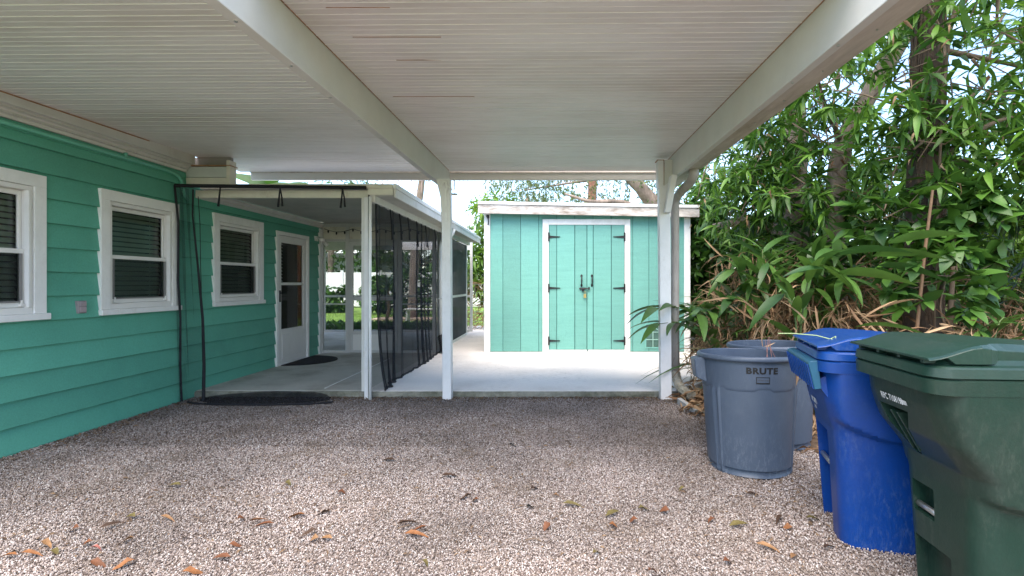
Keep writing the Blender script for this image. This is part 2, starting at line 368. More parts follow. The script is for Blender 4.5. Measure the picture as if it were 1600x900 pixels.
for seg in (0,):
    top = []; 
    secs = []
    for i in range(n+1):
        t = i/n; x = -4+5.43*t; j = noise.noise(Vector((x*4, 0, 0)))*.012
        secs.append([(x, 5.305+j, -.05), (x, 5.312+j, .05+j*.4), (x, 5.329, .0745), (x, 5.36, .0745), (x, 5.36, -.05)])
    e.loft(secs)
struct('slab_edge', e, CONCE)

# ------------------------------------------------------------------ pebbles (geometry nodes on the driveway)
def pebbles(name, poly, dens, size, label, PEB=PEB):
    me = D.meshes.new(name); me.from_pydata([(x, y, .006) for x, y in poly], [], [tuple(range(len(poly)))]); me.materials.append(PEB)
    o = D.objects.new(name, me); col.objects.link(o); o['kind'] = 'stuff'; tag(o, label, 'gravel')
    g = D.node_groups.new(name, 'GeometryNodeTree')
    g.interface.new_socket('Geometry', in_out='INPUT', socket_type='NodeSocketGeometry')
    g.interface.new_socket('Geometry', in_out='OUTPUT', socket_type='NodeSocketGeometry')
    a = g.nodes.new('NodeGroupInput'); b = g.nodes.new('NodeGroupOutput'); l = g.links.new
    dp = g.nodes.new('GeometryNodeDistributePointsOnFaces'); dp.distribute_method = 'RANDOM'; dp.inputs['Density'].default_value = dens
    ico = g.nodes.new('GeometryNodeMeshIcoSphere'); ico.inputs['Radius'].default_value = size; ico.inputs['Subdivisions'].default_value = 1
    sm = g.nodes.new('GeometryNodeSetMaterial'); sm.inputs['Material'].default_value = PEB
    sp = g.nodes.new('GeometryNodeSetPosition'); nn = g.nodes.new('ShaderNodeTexNoise'); nn.inputs['Scale'].default_value = 90/ (size*100)
    vs = g.nodes.new('ShaderNodeVectorMath'); vs.operation = 'SCALE'; vs.inputs['Scale'].default_value = size*.8
    vd = g.nodes.new('ShaderNodeVectorMath'); vd.operation = 'SUBTRACT'; vd.inputs[1].default_value = (.5, .5, .5)
    l(nn.outputs['Color'], vd.inputs[0]); l(vd.outputs[0], vs.inputs[0]); l(vs.outputs[0], sp.inputs['Offset'])
    ins = g.nodes.new('GeometryNodeInstanceOnPoints')
    rr = g.nodes.new('FunctionNodeRandomValue'); rr.data_type = 'FLOAT_VECTOR'; rr.inputs[0].default_value = (0, 0, 0); rr.inputs[1].default_value = (6.28, 6.28, 6.28)
    rs = g.nodes.new('FunctionNodeRandomValue'); rs.data_type = 'FLOAT_VECTOR'; rs.inputs[0].default_value = (.55, .45, .4); rs.inputs[1].default_value = (1.5, 1.2, .95)
    rs.inputs['Seed'].default_value = 5
    tr = g.nodes.new('GeometryNodeSetPosition'); rz = g.nodes.new('FunctionNodeRandomValue'); rz.data_type = 'FLOAT_VECTOR'
    rz.inputs[0].default_value = (0, 0, -.003); rz.inputs[1].default_value = (0, 0, .011); rz.inputs['Seed'].default_value = 9
    l(a.outputs[0], dp.inputs['Mesh']); l(ico.outputs['Mesh'], sp.inputs['Geometry']); l(sp.outputs[0], sm.inputs['Geometry'])
    l(dp.outputs['Points'], tr.inputs['Geometry']); l(rz.outputs[0], tr.inputs['Offset'])
    l(tr.outputs[0], ins.inputs['Points']); l(sm.outputs[0], ins.inputs['Instance']); l(rr.outputs[0], ins.inputs['Rotation']); l(rs.outputs[0], ins.inputs['Scale'])
    l(ins.outputs[0], b.inputs[0])
    md = o.modifiers.new('scatter', 'NODES'); md.node_group = g
pebbles('gravel', [(-3.2, 1.6), (1.95, 1.6), (1.95, 3.7), (-3.96, 3.7), (-3.96, 2.2)], 26000, .0044, 'pale crushed shell gravel in the foreground of the driveway')
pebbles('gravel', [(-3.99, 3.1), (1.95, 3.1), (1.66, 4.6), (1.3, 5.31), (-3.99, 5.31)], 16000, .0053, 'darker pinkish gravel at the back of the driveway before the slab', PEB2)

# ------------------------------------------------------------------ carport
SL = .0147
zc = lambda y: 2.573+SL*y
zb = lambda y: 2.33+SL*y
Y0, Y1 = 2.0, 5.96
cp = thing('carport', 'white aluminium carport with ribbed pan ceiling over the gravel driveway', 'carport', (-1.2, 3, 0))
pw = .305; npn = int((Y1-Y0)/pw)+1
for k in range(npn):
    a = Y1-(k+1)*pw; b = Y1-k*pw-.004
    prof = []
    for r in range(3):
        yy = a+r*pw/3
        prof += [(yy, 0), (yy+.040, 0), (yy+.041, -.0012), (yy+.043, -.0012), (yy+.044, 0), (yy+.090, 0), (yy+.091, -.003), (yy+.0942, -.003), (yy+.0950, 0)]
    prof += [(b, 0), (b, .07), (a, .07)]
    m = MB(); xs = (-3.9, 1.28); ribs = [i for i, q in enumerate(prof) if q[1] < -.0001]
    m.loft([[(x, y-.012*(x+1.3), zc(y)+z) for y, z in prof] for x in xs])
    o_ = ob('ceiling_panel', m, CEIL, cp); o_.data.materials.append(RIBW)
    for i in range(len(prof)):
        if i in ribs or (i+1) in ribs: o_.data.polygons[i].material_index = 1
m = MB().prism_x([(6.0, 2.563), (6.04, 2.563), (6.04, 2.745), (6.0, 2.745)], -3.78, 1.5)
ob('end_fascia', m, WHITE, cp, bevel=.003)
ob('end_gutter_lip', MB().box(-3.78, 5.985, 2.648, 1.3, 5.998, 2.664), GUTT, cp)
def beam(name, prof, y0, y1, mt): return fix(ob(name, MB().prism_y([(x, z+SL*y0) for x, z in prof], y0, y1, SL*(y1-y0)), mt, cp, bevel=.002))
bm_ = beam('beam', [(-1.33, 2.33), (-1.286, 2.33), (-1.286, 2.57), (-1.33, 2.57)], 1.2, 5.95, BEAMW)
f_ = beam('beam_cap', [(-1.338, 2.322), (-1.280, 2.322), (-1.280, 2.334), (-1.338, 2.334)], 1.2, 5.9, BEAMW)
beam('beam', [(1.277, 2.33), (1.331, 2.33), (1.331, 2.68), (1.277, 2.68)], 1.2, 5.95, BEAMW)
beam('beam_cap', [(1.271, 2.321), (1.312, 2.321), (1.312, 2.333), (1.271, 2.333)], 1.2, 5.9, BEAMW)
beam('gutter', [(1.333, 2.338), (1.472, 2.342), (1.478, 2.46), (1.488, 2.47), (1.488, 2.50), (1.474, 2.50), (1.464, 2.36), (1.333, 2.352)], 1.2, 5.98, GUTT)
beam('roof_edge', [(1.333, 2.62), (1.36, 2.62), (1.36, 2.69), (1.333, 2.69)], 1.2, 5.98, WHITE)
s = MB(); s2 = MB()
for i in range(14):
    y = .3+i*.42
    if y < 1.1: continue
    for q, r_ in (((-1.309, y, zb(y)-.008), .007), ((1.291, y+.2, zb(y)-.009), .007), ((1.40, y+.1, zb(y)+.009), .005)):
        ob('screw_head', MB().disc(q, r_, (0, 0, -1), .004), STEEL, cp)
for xa, xb2, yp in ((510, 610, 12), (552, 690, 58), (620, 690, 94), (615, 742, 151)):
    y_ = 750*1.303/(432-yp); a_, b_ = (xa-865.5)*y_/750, (xb2-865.5)*y_/750
    ob('rust_seam', MB().loft([[(a_+(b_-a_)*t, y_+.0008*math.sin(t*9), zc(y_)-.0035), (a_+(b_-a_)*t, y_+.0008*math.sin(t*9)+.0003+.0018*math.sin(PI*min(1,t*1.1))**2*(.5+.5*noise.noise(Vector((t*14,yp,0)))**2), zc(y_)-.0035), (a_+(b_-a_)*t, y_+.002, zc(y_)+.003)] for t in [k_/24 for k_ in range(25)]]), RUST, cp)
for xj in (-1.2855, -1.3355, 1.2725): ob('beam_joint', MB().prism_y([(xj, zc(2)-.004), (xj+.004, zc(2)-.004), (xj+.004, zc(2)+.004), (xj, zc(2)+.004)], 2.0, 5.9, SL*3.9), RUST, cp)
# posts
p = MB().loft([[(-1.203,5.2,0),(-1.108,5.2,0),(-1.108,5.30,0),(-1.203,5.30,0)], [(-1.212,5.2,1.9),(-1.117,5.2,1.9),(-1.117,5.3,1.9),(-1.212,5.3,1.9)],
    [(-1.225,5.2,2.2),(-1.120,5.2,2.2),(-1.120,5.3,2.2),(-1.225,5.3,2.2)], [(-1.272,5.2,2.405),(-1.125,5.2,2.405),(-1.125,5.3,2.405),(-1.272,5.3,2.405)]])
ob('post', p, POSTW, cp, bevel=.004)
b = MB().box(-1.284, 5.55, 2.33, -1.20, 5.56, 2.46).box(-1.284, 5.55, 2.30, -1.12, 5.62, 2.312)
ob('bracket', b, STEEL, cp)
b = MB().tube([(-1.20,5.185,2.33),(-1.185,5.18,2.37),(-1.16,5.18,2.36),(-1.15,5.18,2.31),(-1.165,5.185,2.25)], .012, 6).box(-1.175,5.19,1.95,-1.155,5.199,2.3)
b.tube([(-1.15,5.18,2.33),(-1.10,5.18,2.28),(-1.07,5.18,2.28),(-1.07,5.18,2.40)], .006, 6)
ob('hook_bracket', b, TRIMW, cp)
for z in (2.50, 2.43, 2.37): ob('bolt_slot', MB().box(-1.284, 5.70, z-.007, -1.276, 5.78, z+.007), BLACKM, cp)
p = MB().loft([[(1.161,5.2,0),(1.279,5.2,0),(1.279,5.30,0),(1.161,5.30,0)], [(1.141,5.2,2.40),(1.262,5.2,2.40),(1.262,5.3,2.40),(1.141,5.3,2.40)]])
ob('post', p, POSTW, cp, bevel=.004)
ob('post_splice', MB().loft([[(1.134,5.19,2.30),(1.19,5.19,2.30),(1.19,5.31,2.30),(1.134,5.31,2.30)],[(1.126,5.19,2.60),(1.188,5.19,2.60),(1.188,5.31,2.60),(1.126,5.31,2.60)]]), POSTW, cp, bevel=.003)
ob('splice_gap', MB().box(1.1895,5.195,2.33,1.196,5.31,2.60).box(1.12,5.196,2.601,1.196,5.31,2.61), RUST, cp)
ob('beam_end_plate', MB().add([(1.197,5.17,2.33),(1.28,5.17,2.38),(1.28,5.17,2.60),(1.197,5.17,2.60),(1.197,5.19,2.33),(1.28,5.19,2.38),(1.28,5.19,2.60),(1.197,5.19,2.60)],
    [(0,1,2,3),(7,6,5,4),(0,4,5,1),(1,5,6,2),(2,6,7,3),(3,7,4,0)]), BEAMW, cp)
ob('brace', MB().loft([[(1.225,4.98,2.40),(1.285,4.98,2.40),(1.285,5.10,2.40),(1.225,5.10,2.40)],[(1.185,5.12,2.03),(1.25,5.12,2.03),(1.25,5.199,2.03),(1.185,5.199,2.03)]]), POSTW, cp, bevel=.002)
dsp = thing('downspout', 'weathered beige downspout behind the right carport post', 'downspout', (1.36, 5.4, 0))
m = MB().tube([(1.405,4.80,2.42),(1.405,4.81,2.36),(1.400,4.90,2.31),(1.375,5.15,2.265),(1.362,5.33,2.225),(1.36,5.38,2.15),(1.36,5.38,1.0),(1.365,5.38,.28)], [.05,.05,.048,.048,.048,.046,.046,.046], 8, sq=False)
ob('pipe', m, mat('downspout_paint', (.38,.34,.31), .6, var=.2, vs=8, c2=(.30,.25,.20), c2amt=(.5,.7), stretch=(1,1,.4), bump=.2), dsp, smooth=True)
m = MB(); pts = [(1.365,5.38,.28),(1.37,5.33,.20),(1.385,5.24,.13),(1.42,5.14,.10),(1.47,5.03,.08)]
fine = []
for i in range(len(pts)-1):
    for k in range(5): fine.append(Vector(pts[i]).lerp(Vector(pts[i+1]), k/5))
m.tube(fine, [.05+.004*(i % 2) for i in range(len(fine))], 8)
ob('elbow', m, mat('dirty_elbow', (.36,.33,.27), .75, var=.3, vs=14, c2=(.16,.14,.1), bump=.3), dsp)
sb = thing('splash_block', 'grey concrete splash block under the downspout beside the grey bin', 'splash block', (1.45, 4.8, 0))
m = MB().loft([[(1.29,5.02,0),(1.335,5.04,0),(1.335,5.04,.075),(1.29,5.02,.075)],[(1.36,4.66,0),(1.405,4.67,0),(1.405,4.67,.05),(1.36,4.66,.05)]])
ob('side_wall', m, mat('grey_cast_concrete', (.36,.36,.36), .9, var=.2, vs=20, bump=.5), sb, bevel=.004)
m = MB().box(1.405, 4.60, 0, 1.66, 5.0, .02); ob('tray', m, CONCE, sb)
ob('lip', MB().loft([[(1.37,4.655,0),(1.37,4.605,0),(1.37,4.605,.045),(1.37,4.655,.045)],[(1.64,4.655,0),(1.64,4.605,0),(1.64,4.605,.045),(1.64,4.655,.045)]]), CONCE, sb, bevel=.004)

# ------------------------------------------------------------------ house
hs = thing('house', 'teal lap sided house along the left with white trimmed windows and a white door', 'house', (-4, 3, 0))
OPEN = [(2.87, 3.75, .99, 2.105), (4.20, 5.08, .99, 2.105), (5.60, 6.56, 1.0, 2.10), (6.87, 7.78, .0, 2.03)]
HLAPSHADE = mat('siding_lap_shade', (.075, .275, .20), .7, var=.3, vs=6)  # lap shadow painted as a darker strip on each board's lower edge
def board(k, y0, y1, zlo, zhi):
    zk = .017+.192*k; H = .205
    th = lambda z: .032-.026*max(0, min(1, (z-zk)/H))
    zs = [max(zk, zlo), min(zk+H, zhi)]
    if zs[1]-zs[0] < .012: return
    full = zs[0] == zk
    zm = zs[0]+.005
    prof = [(-4.02, zs[0]), (-4+th(zs[0])-(.002 if full else 0), zs[0]), (-4+th(zm), zm), (-4+th(zs[1]), zs[1]), (-4.02, zs[1])]
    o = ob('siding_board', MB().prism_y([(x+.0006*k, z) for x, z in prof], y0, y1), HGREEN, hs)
    o.data.materials.append(HLAPSHADE)
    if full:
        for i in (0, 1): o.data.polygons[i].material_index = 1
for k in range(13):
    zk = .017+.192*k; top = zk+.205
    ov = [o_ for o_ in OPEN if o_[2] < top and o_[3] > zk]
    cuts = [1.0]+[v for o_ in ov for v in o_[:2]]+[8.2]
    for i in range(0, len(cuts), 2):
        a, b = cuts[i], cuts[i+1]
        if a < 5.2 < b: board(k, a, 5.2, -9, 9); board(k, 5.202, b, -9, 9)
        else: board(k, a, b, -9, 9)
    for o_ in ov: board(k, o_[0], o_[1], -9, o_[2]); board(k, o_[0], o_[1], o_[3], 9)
ob('sill_course', MB().box(-4.02, 1.0, -.1, -3.968, 5.2, .02), HGREEN, hs)
ob('sill_course', MB().box(-4.02, 5.21, .05, -3.982, 8.2, .075), HGREEN, hs)
m = MB().box(-9, 1, -.1, -4.62, 5.2, 2.66).box(-9, 5.2, -.1, -4.62, 8.2, 2.35).box(-4.62, 1, 2.50, -4.021, 5.2, 2.66).box(-4.62, 5.2, 2.25, -4.021, 8.2, 2.34).box(-4.62, 1, -.1, -4.021, 8.2, .03).box(-4.62, 1, .03, -4.021, 1.1, 2.5).box(-4.62, 8.08, .03, -4.0, 8.2, 2.5)
m.box(-4.62, 3.9, .03, -4.2, 4.0, 2.5).box(-4.62, 5.2, .03, -4.2, 5.3, 2.5).box(-4.62, 6.6, .03, -4.2, 6.7, 2.5)
ob('inner_wall', m, DARK, hs)
ob('corner_board', MB().box(-4.02, 8.13, .08, -3.953, 8.215, 2.2), TRIMW, hs)
ob('roof', MB().box(-9.4, .8, 2.665, -3.93, 5.2, 2.75).box(-9.4, 5.2, 2.36, -4.6, 8.5, 2.42), WHITE, hs)  # plain unseen slab over the house, added to block light from above
ob('eave_flashing', MB().loft([[(-3.882,1,2.55),(-3.870,1,2.55),(-3.870,1,zc(1)+.03),(-3.882,1,zc(1)+.03)],[(-3.882,5.19,2.55),(-3.870,5.19,2.55),(-3.870,5.19,zc(5.19)+.03),(-3.882,5.19,zc(5.19)+.03)]]), WHITE, hs)
# eave trim, stepped crown
prof = [(-3.883,2.575),(-3.860,2.575),(-3.860,2.548),(-3.90,2.545),(-3.905,2.536),(-3.895,2.530),(-3.925,2.522),(-3.935,2.508),(-3.925,2.500),(-3.948,2.494),(-3.952,2.468),(-3.99,2.468),(-3.99,2.575)]
ob('eave_trim', MB().prism_y(prof, 1, 5.18), WHITE, hs)
ob('rust_line', MB().prism_y([(-3.869,zc(1)-.012),(-3.866,zc(1)-.012),(-3.866,zc(1)-.002),(-3.869,zc(1)-.002)], 1, 4.6, 3.6*SL), RUST, hs)
ob('frieze_board', MB().prism_y([(-3.972,2.462),(-3.955,2.462),(-3.955,2.40),(-3.972,2.40)][::-1], 1, 5.15) , HGREEN, hs)
fr = ob('eave_trim', MB().prism_y([(-3.985,2.215),(-3.95,2.215),(-3.93,2.235),(-3.93,2.255),(-3.90,2.275),(-3.90,2.297),(-3.985,2.297)][::-1], 5.36, 8.19), WHITE, hs)
cd = MB().tube([(-3.940,1,2.425),(-3.940,4.7,2.425),(-3.942,4.95,2.420),(-3.94,5.04,2.40),(-3.94,5.09,2.36),(-3.94,5.1,2.30),(-3.94,5.13,2.22),(-3.95,5.2,2.17)], .015, 8)
for y in (1.4, 3.2, 4.42): cd.box(-3.962, y, 2.43, -3.93, y+.02, 2.475)
ob('conduit', cd, mat('conduit_teal_paint', (.15,.47,.36), .4, var=.05), hs, smooth=True)
# eave end box above the porch corner
ob('soffit_box', MB().box(-3.985, 5.2, 2.418, -3.53, 5.29, 2.535), mat('pale_grey_board', (.52,.55,.53), .6, var=.08), hs, bevel=.003)
ob('soffit_board', MB().box(-3.985, 5.19, 2.335, -3.53, 5.295, 2.412), CREAM, hs, bevel=.003)
ob('soffit_cap', MB().box(-3.528, 5.18, 2.33, -3.49, 5.29, 2.60), CREAM, hs, bevel=.003)
ob('soffit_flashing', MB().box(-3.99, 5.17, 2.538, -3.48, 5.3, 2.546), RUST, hs)
ob('soffit_closure', MB().box(-3.99, 5.26, 2.548, -3.53, 5.30, 2.648), mat('dark_board', (.30,.28,.26), .8), hs)  # plain dark board closing the gap above the soffit box

def window(y0, y1, z0, z1):
    X = -3.952
    w_ = ob('window', MB().box(X-.05, y0, z1-.095, X, y1, z1).box(X-.05, y0, z0+.05, X, y0+.088, z1-.095).box(X-.05, y1-.088, z0+.05, X, y1, z1-.095), TRIMW, hs, bevel=.002)
    ob('sill', MB().box(X-.04, y0-.006, z0, X+.016, y1+.02, z0+.049), TRIMW, w_, bevel=.004)
    a, b, c, d = y0+.09, y1-.09, z0+.05, z1-.097
    fr = MB()
    for q in ((a, c, b, c+.05), (a, d-.035, b, d), (a, c+.05, a+.03, d-.035), (b-.03, c+.05, b, d-.035)):
        fr.box(X-.10, q[0], q[1], X-.012, q[2], q[3])
    ob('frame', fr, VINYL, w_, bevel=.003)
    ob('stop', MB().box(X-.03, b-.044, c+.05, X+.004, b-.032, d-.036), TRIMW, w_)
    mid = c+(d-c)*.47; a2, b2 = a+.032, b-.032
    for lo, hi, dx in ((c+.052, mid+.035, -.035), (mid-.002, d-.037, -.062)):
        sm = MB(); t_ = .036
        sm.box(X+dx-.02, a2, lo, X+dx, b2, lo+t_).box(X+dx-.02, a2, hi-t_, X+dx, b2, hi).box(X+dx-.02, a2, lo+t_, X+dx, a2+t_*.7, hi-t_).box(X+dx-.02, b2-t_*.7, lo+t_, X+dx, b2, hi-t_)
        ob('sash', sm, VINYL, w_, bevel=.002)
        ob('pane', MB().add([(X+dx-.012,a2+t_*.7,lo+t_),(X+dx-.012,b2-t_*.7,lo+t_),(X+dx-.012,b2-t_*.7,hi-t_),(X+dx-.012,a2+t_*.7,hi-t_)], [(0,1,2,3)]), GLASS, w_)
    ins = MB().box(X-.031, a2+.026, c+.088, X-.030, b2-.026, mid)   # insect screen on the lower sash
    ob('insect_screen', ins, NETW, w_)
    ob('screen_rim', MB().box(X-.034, a2+.024, c+.088, X-.026, a2+.034, mid).box(X-.034, b2-.046, c+.088, X-.026, b2-.026, mid).box(X-.034, a2+.034, c+.088, X-.026, b2-.046, c+.10), mat('grey_rim', (.22,.21,.21), .5), w_)
    for y in (a2+.02, b2-.05): ob('latch', MB().box(X-.034, y, c+.06, X-.012, y+.03, c+.075).box(X-.03, y+.01, c+.075, X-.018, y+.02, c+.105), VINYL, w_)
    bl = MB(); z = c+.03; i = 0
    while z < d-.02:
        bl.add([(X-.135, a+.02, z+.036), (X-.112, a+.02, z), (X-.112, b-.02, z), (X-.135, b-.02, z+.036)], [(0,1,2,3)]); z += .046; i += 1
    for y in (a+.12, b-.12): bl.box(X-.142, y, c, X-.140, y+.004, d)
    ob('blind', bl, BLIND, w_)
    ob('curtain_back', MB().box(X-.30, a, c, X-.29, b, d), mat('room_shade', (.10,.12,.10), .9) if 'room_shade' not in D.materials else D.materials['room_shade'], w_)
    return w_
for q in OPEN[:3]: window(*q)
# storm door
y0, y1 = 6.87, 7.78
dj = ob('door_frame', MB().box(-4.03, y0, .08, -3.952, y0+.055, 2.03).box(-4.03, y1-.055, .08, -3.952, y1, 2.03).box(-4.03, y0+.055, 1.975, -3.952, y1-.055, 2.03).box(-4.03, y0+.055, .08, -3.95, y1-.055, .10), TRIMW, hs, bevel=.003)
a, b = y0+.06, y1-.06
X = -3.972
dm = MB().box(X-.035, a, .105, X, a+.085, 1.97).box(X-.035, b-.085, .105, X, b, 1.97).box(X-.035, a+.085, 1.87, X, b-.085, 1.97).box(X-.035, a+.085, 1.245, X, b-.085, 1.285).box(X-.035, a+.085, .105, X, b-.085, .60)
dr = ob('storm_door', dm, VINYL, hs, bevel=.003)
ob('kick_panel', MB().box(X, a+.10, .17, X+.006, b-.10, .52), VINYL, dr, bevel=.004)
ob('pane', MB().add([(X-.02,a+.085,1.285),(X-.02,b-.085,1.285),(X-.02,b-.085,1.87),(X-.02,a+.085,1.87)], [(0,1,2,3)]), GLASS, dr)
ob('pane', MB().add([(X-.018,a+.085,.60),(X-.018,b-.085,.60),(X-.018,b-.085,1.245),(X-.018,a+.085,1.245)], [(0,1,2,3)]), GLASS, dr)
ob('handle', MB().box(X, a+.02, 1.0, X+.012, a+.05, 1.17).tube([(X+.01,a+.035,1.13),(X+.05,a+.035,1.13),(X+.055,a+.10,1.13)], .008, 6), BLACKM, dr)
bl = MB(); z = 1.3
while z < 1.86: bl.add([(X-.12, a+.09, z+.03), (X-.08, a+.09, z), (X-.08, a+.27, z), (X-.12, a+.27, z+.03)], [(0,1,2,3)]); z += .05
ob('blind', bl, TRIMW, dr)
ob('inner_door', MB().box(X-.16, a, .1, X-.14, b, 2.0), mat('inner_door_dark', (.05,.035,.028), .5), dr)
wl = ob('wall_lamp', MB().box(-3.985, 7.98, 1.98, -3.955, 8.08, 2.06).tube([(-3.96,8.03,2.02),(-3.86,8.03,2.03)], .012, 8), TRIMW, hs)
ob('lamp_head', MB().tube([(-3.90,8.0,2.03),(-3.84,7.95,2.0),(-3.80,7.92,1.98)], [.02,.035,.04], 10).tube([(-3.90,8.06,2.03),(-3.84,8.10,1.94),(-3.82,8.12,1.91)], [.02,.033,.036], 10), VINYL, wl, smooth=True)
ox = ob('outlet_box', MB().box(-3.99, 4.0, 1.02, -3.955, 4.075, 1.125), mat('grey_box', (.28,.24,.25), .5), hs, bevel=.004)
ob('outlet_cover', MB().box(-3.955, 4.008, 1.03, -3.948, 4.067, 1.075).box(-3.955, 4.008, 1.078, -3.948, 4.067, 1.118), mat('grey_cover', (.36,.30,.32), .5), ox, bevel=.003)

# ------------------------------------------------------------------ screened porch
po = thing('screened_porch', 'white framed screened porch attached to the teal house, between wall and patio', 'porch', (-3, 7, .08))
ob('roof', MB().box(-3.9, 5.30, 2.31, -1.735, 11.2, 2.345).box(-7.2, 8.3, 2.31, -3.9, 12.3, 2.345), WHITE, po, bevel=.003)
pc = MB()
for i in range(20):
    y = 5.42+i*.305
    pc.box(-3.9 if y < 8.1 else -7.0, y, 2.300, -1.95, y+.30, 2.309)
ob('ceiling', pc, mat('porch_ceiling', (.42,.41,.37), .6, var=.1, vs=3, c2=(.3,.29,.26)), po)
ob('fascia', MB().box(-1.735, 5.22, 2.206, -1.715, 11.25, 2.30), WHITE, po, bevel=.003)
ob('fascia_drip_edge', MB().box(-1.74, 5.21, 2.302, -1.705, 11.26, 2.352), TRIMW, po, bevel=.003)
ob('front_fascia', MB().box(-2.01, 5.20, 2.232, -1.737, 5.218, 2.300), CREAM, po, bevel=.002)
ob('front_fascia_cap', MB().box(-3.48, 5.195, 2.302, -1.742, 5.218, 2.346), CREAM, po, bevel=.002)
ob('soffit', MB().box(-1.94, 5.22, 2.225, -1.737, 11.2, 2.235), mat('soffit_grey', (.45,.43,.38), .7, var=.1, c2=(.3,.28,.22)), po)
ob('side_beam', MB().box(-2.01, 5.24, 2.155, -1.945, 11.2, 2.298), WHITE, po, bevel=.003)
ob('front_beam', MB().box(-3.95, 5.30, 2.215, -2.012, 5.35, 2.299), CREAM, po, bevel=.003)
ob('post', MB().box(-2.065, 5.24, 0, -2.012, 5.29, 2.213), POSTW, po, bevel=.003)
ob('inner_post', MB().box(-2.12, 5.30, .08, -2.07, 5.34, 2.213), WHITE, po, bevel=.003)
FR = mat('screen_frame', (.56,.55,.54), .45, var=.08, vs=5)
FRS = mat('side_frame_pale', (.66,.68,.67), .45, var=.06)
Y = 8.22
def fbar(x0, x1, z0, z1, y=Y, n='screen_frame', mt=None): return ob(n, MB().box(x0, y, z0, x1, y+.05, z1), mt or FR, po, bevel=.002)
fbar(-3.998, -3.945, .08, 2.299); fbar(-3.56, -3.50, .08, 2.299); fbar(-2.67, -2.60, .08, 2.299); fbar(-2.075, -2.01, .08, 2.299)
for a_, b_ in ((-3.944, -3.561), (-3.499, -2.671), (-2.599, -2.076)):
    fbar(a_, b_, 2.24, 2.299); fbar(a_, b_, 1.985, 2.03)
    if a_ != -3.499: fbar(a_, b_, .905, .93); fbar(a_, b_, .08, .12)
    ob('valance_panel', MB().box(a_, Y+.02, 2.031, b_, Y+.03, 2.239), CREAM, po)
    if a_ != -3.499: ob('screen_panel', MB().box(a_, Y+.024, .121, b_, Y+.026, 1.984), SCREEN, po)
sd_ = ob('screen_door', MB().box(-3.495, Y-.005, .09, -3.43, Y+.03, 1.98).box(-2.74, Y-.005, .09, -2.675, Y+.03, 1.98).box(-3.43, Y-.005, 1.92, -2.74, Y+.03, 1.98).box(-3.43, Y-.005, .98, -2.74, Y+.03, 1.04).box(-3.43, Y-.005, .09, -2.74, Y+.03, .13).box(-3.43, Y-.005, .40, -2.74, Y+.03, .45), FR, po, bevel=.002)
ob('kick_plate', MB().box(-3.43, Y+.005, .131, -2.74, Y+.015, .399), VINYL, sd_)
ob('screen_panel', MB().box(-3.43, Y+.01, .451, -2.74, Y+.012, .979).box(-3.43, Y+.01, 1.041, -2.74, Y+.012, 1.919), SCREEN, sd_)
ob('handle', MB().box(-2.73, Y-.03, 1.0, -2.70, Y-.005, 1.12), BLACKM, sd_)
# far lanai wall
Y = 11.9
for x in (-5.72, -3.9, -2.07): fbar(x, x+.06, .08, 2.299, Y)
for a_, b_ in ((-5.66, -3.901), (-3.839, -2.071)):
    fbar(a_, b_, 2.10, 2.299, Y); fbar(a_, b_, .93, .98, Y); fbar(a_, b_, .08, .12, Y)
    ob('screen_panel', MB().box(a_, Y+.024, .121, b_, Y+.026, .929).box(a_, Y+.024, .981, b_, Y+.026, 2.099), SCREEN, po)
# side wall frames beyond the curtain
for y in (8.46, 8.86, 11.08): ob('side_frame', MB().box(-2.05, y, .08, -2.0, y+.05, 2.153), FRS, po, bevel=.002)
ob('side_frame', MB().box(-2.04, 8.911, .985, -2.0, 11.079, 1.03), FRS, po, bevel=.002)
ob('side_frame', MB().box(-2.04, 8.911, .08, -2.0, 11.079, .13), FRS, po, bevel=.002)
ob('side_screen', MB().box(-2.022, 8.911, .131, -2.018, 11.079, .984), SCREEND, po)
ob('side_screen', MB().box(-2.022, 8.911, 1.031, -2.018, 11.079, 2.153), SCREEND, po)
ob('side_screen', MB().box(-2.022, 8.511, .08, -2.018, 8.859, 2.153), SCREEND, po)
ob('side_frame', MB().box(-2.04, 8.511, .985, -2.0, 8.859, 1.03), FRS, po)
ps = thing('porch_downspout', 'white downspout with black corrugated boot at the porch corner', 'downspout', (-1.95, 8.3, .08))
ob('pipe', MB().tube([(-1.73,8.3,2.21),(-1.76,8.3,2.12),(-1.86,8.3,2.03),(-1.93,8.3,1.97),(-1.945,8.3,1.88),(-1.945,8.3,.32)], .042, 8), FRS, ps, smooth=True)
ob('strap', MB().box(-1.995, 8.25, 1.0, -1.89, 8.35, 1.02), STEEL, ps)
m = MB(); pts = [Vector((-1.945,8.3,.36)).lerp(Vector((-1.84,8.12,.12)), i/16) for i in range(17)]
m.tube(pts, [.055+.008*(i % 2) for i in range(17)], 10); ob('boot', m, BLACKM, ps)
# string lights
slt = thing('string_lights', 'dark string of small bulbs along the porch back rail', 'string lights', (-3.3, 8.15, 2.2))
pts = [(-3.9+i*.07, 8.17, 2.20-.055*abs(math.sin(i*.45))) for i in range(26)]
ob('wire', MB().tube(pts, .005, 4), BLACKM, slt)
for i in range(1, 25, 2): ob('bulb', MB().tube([Vector(pts[i])-Vector((0,0,.0)), Vector(pts[i])-Vector((0,0,.025)), Vector(pts[i])-Vector((0,0,.05))], [.008,.016,.006], 6), BLACKM, slt)

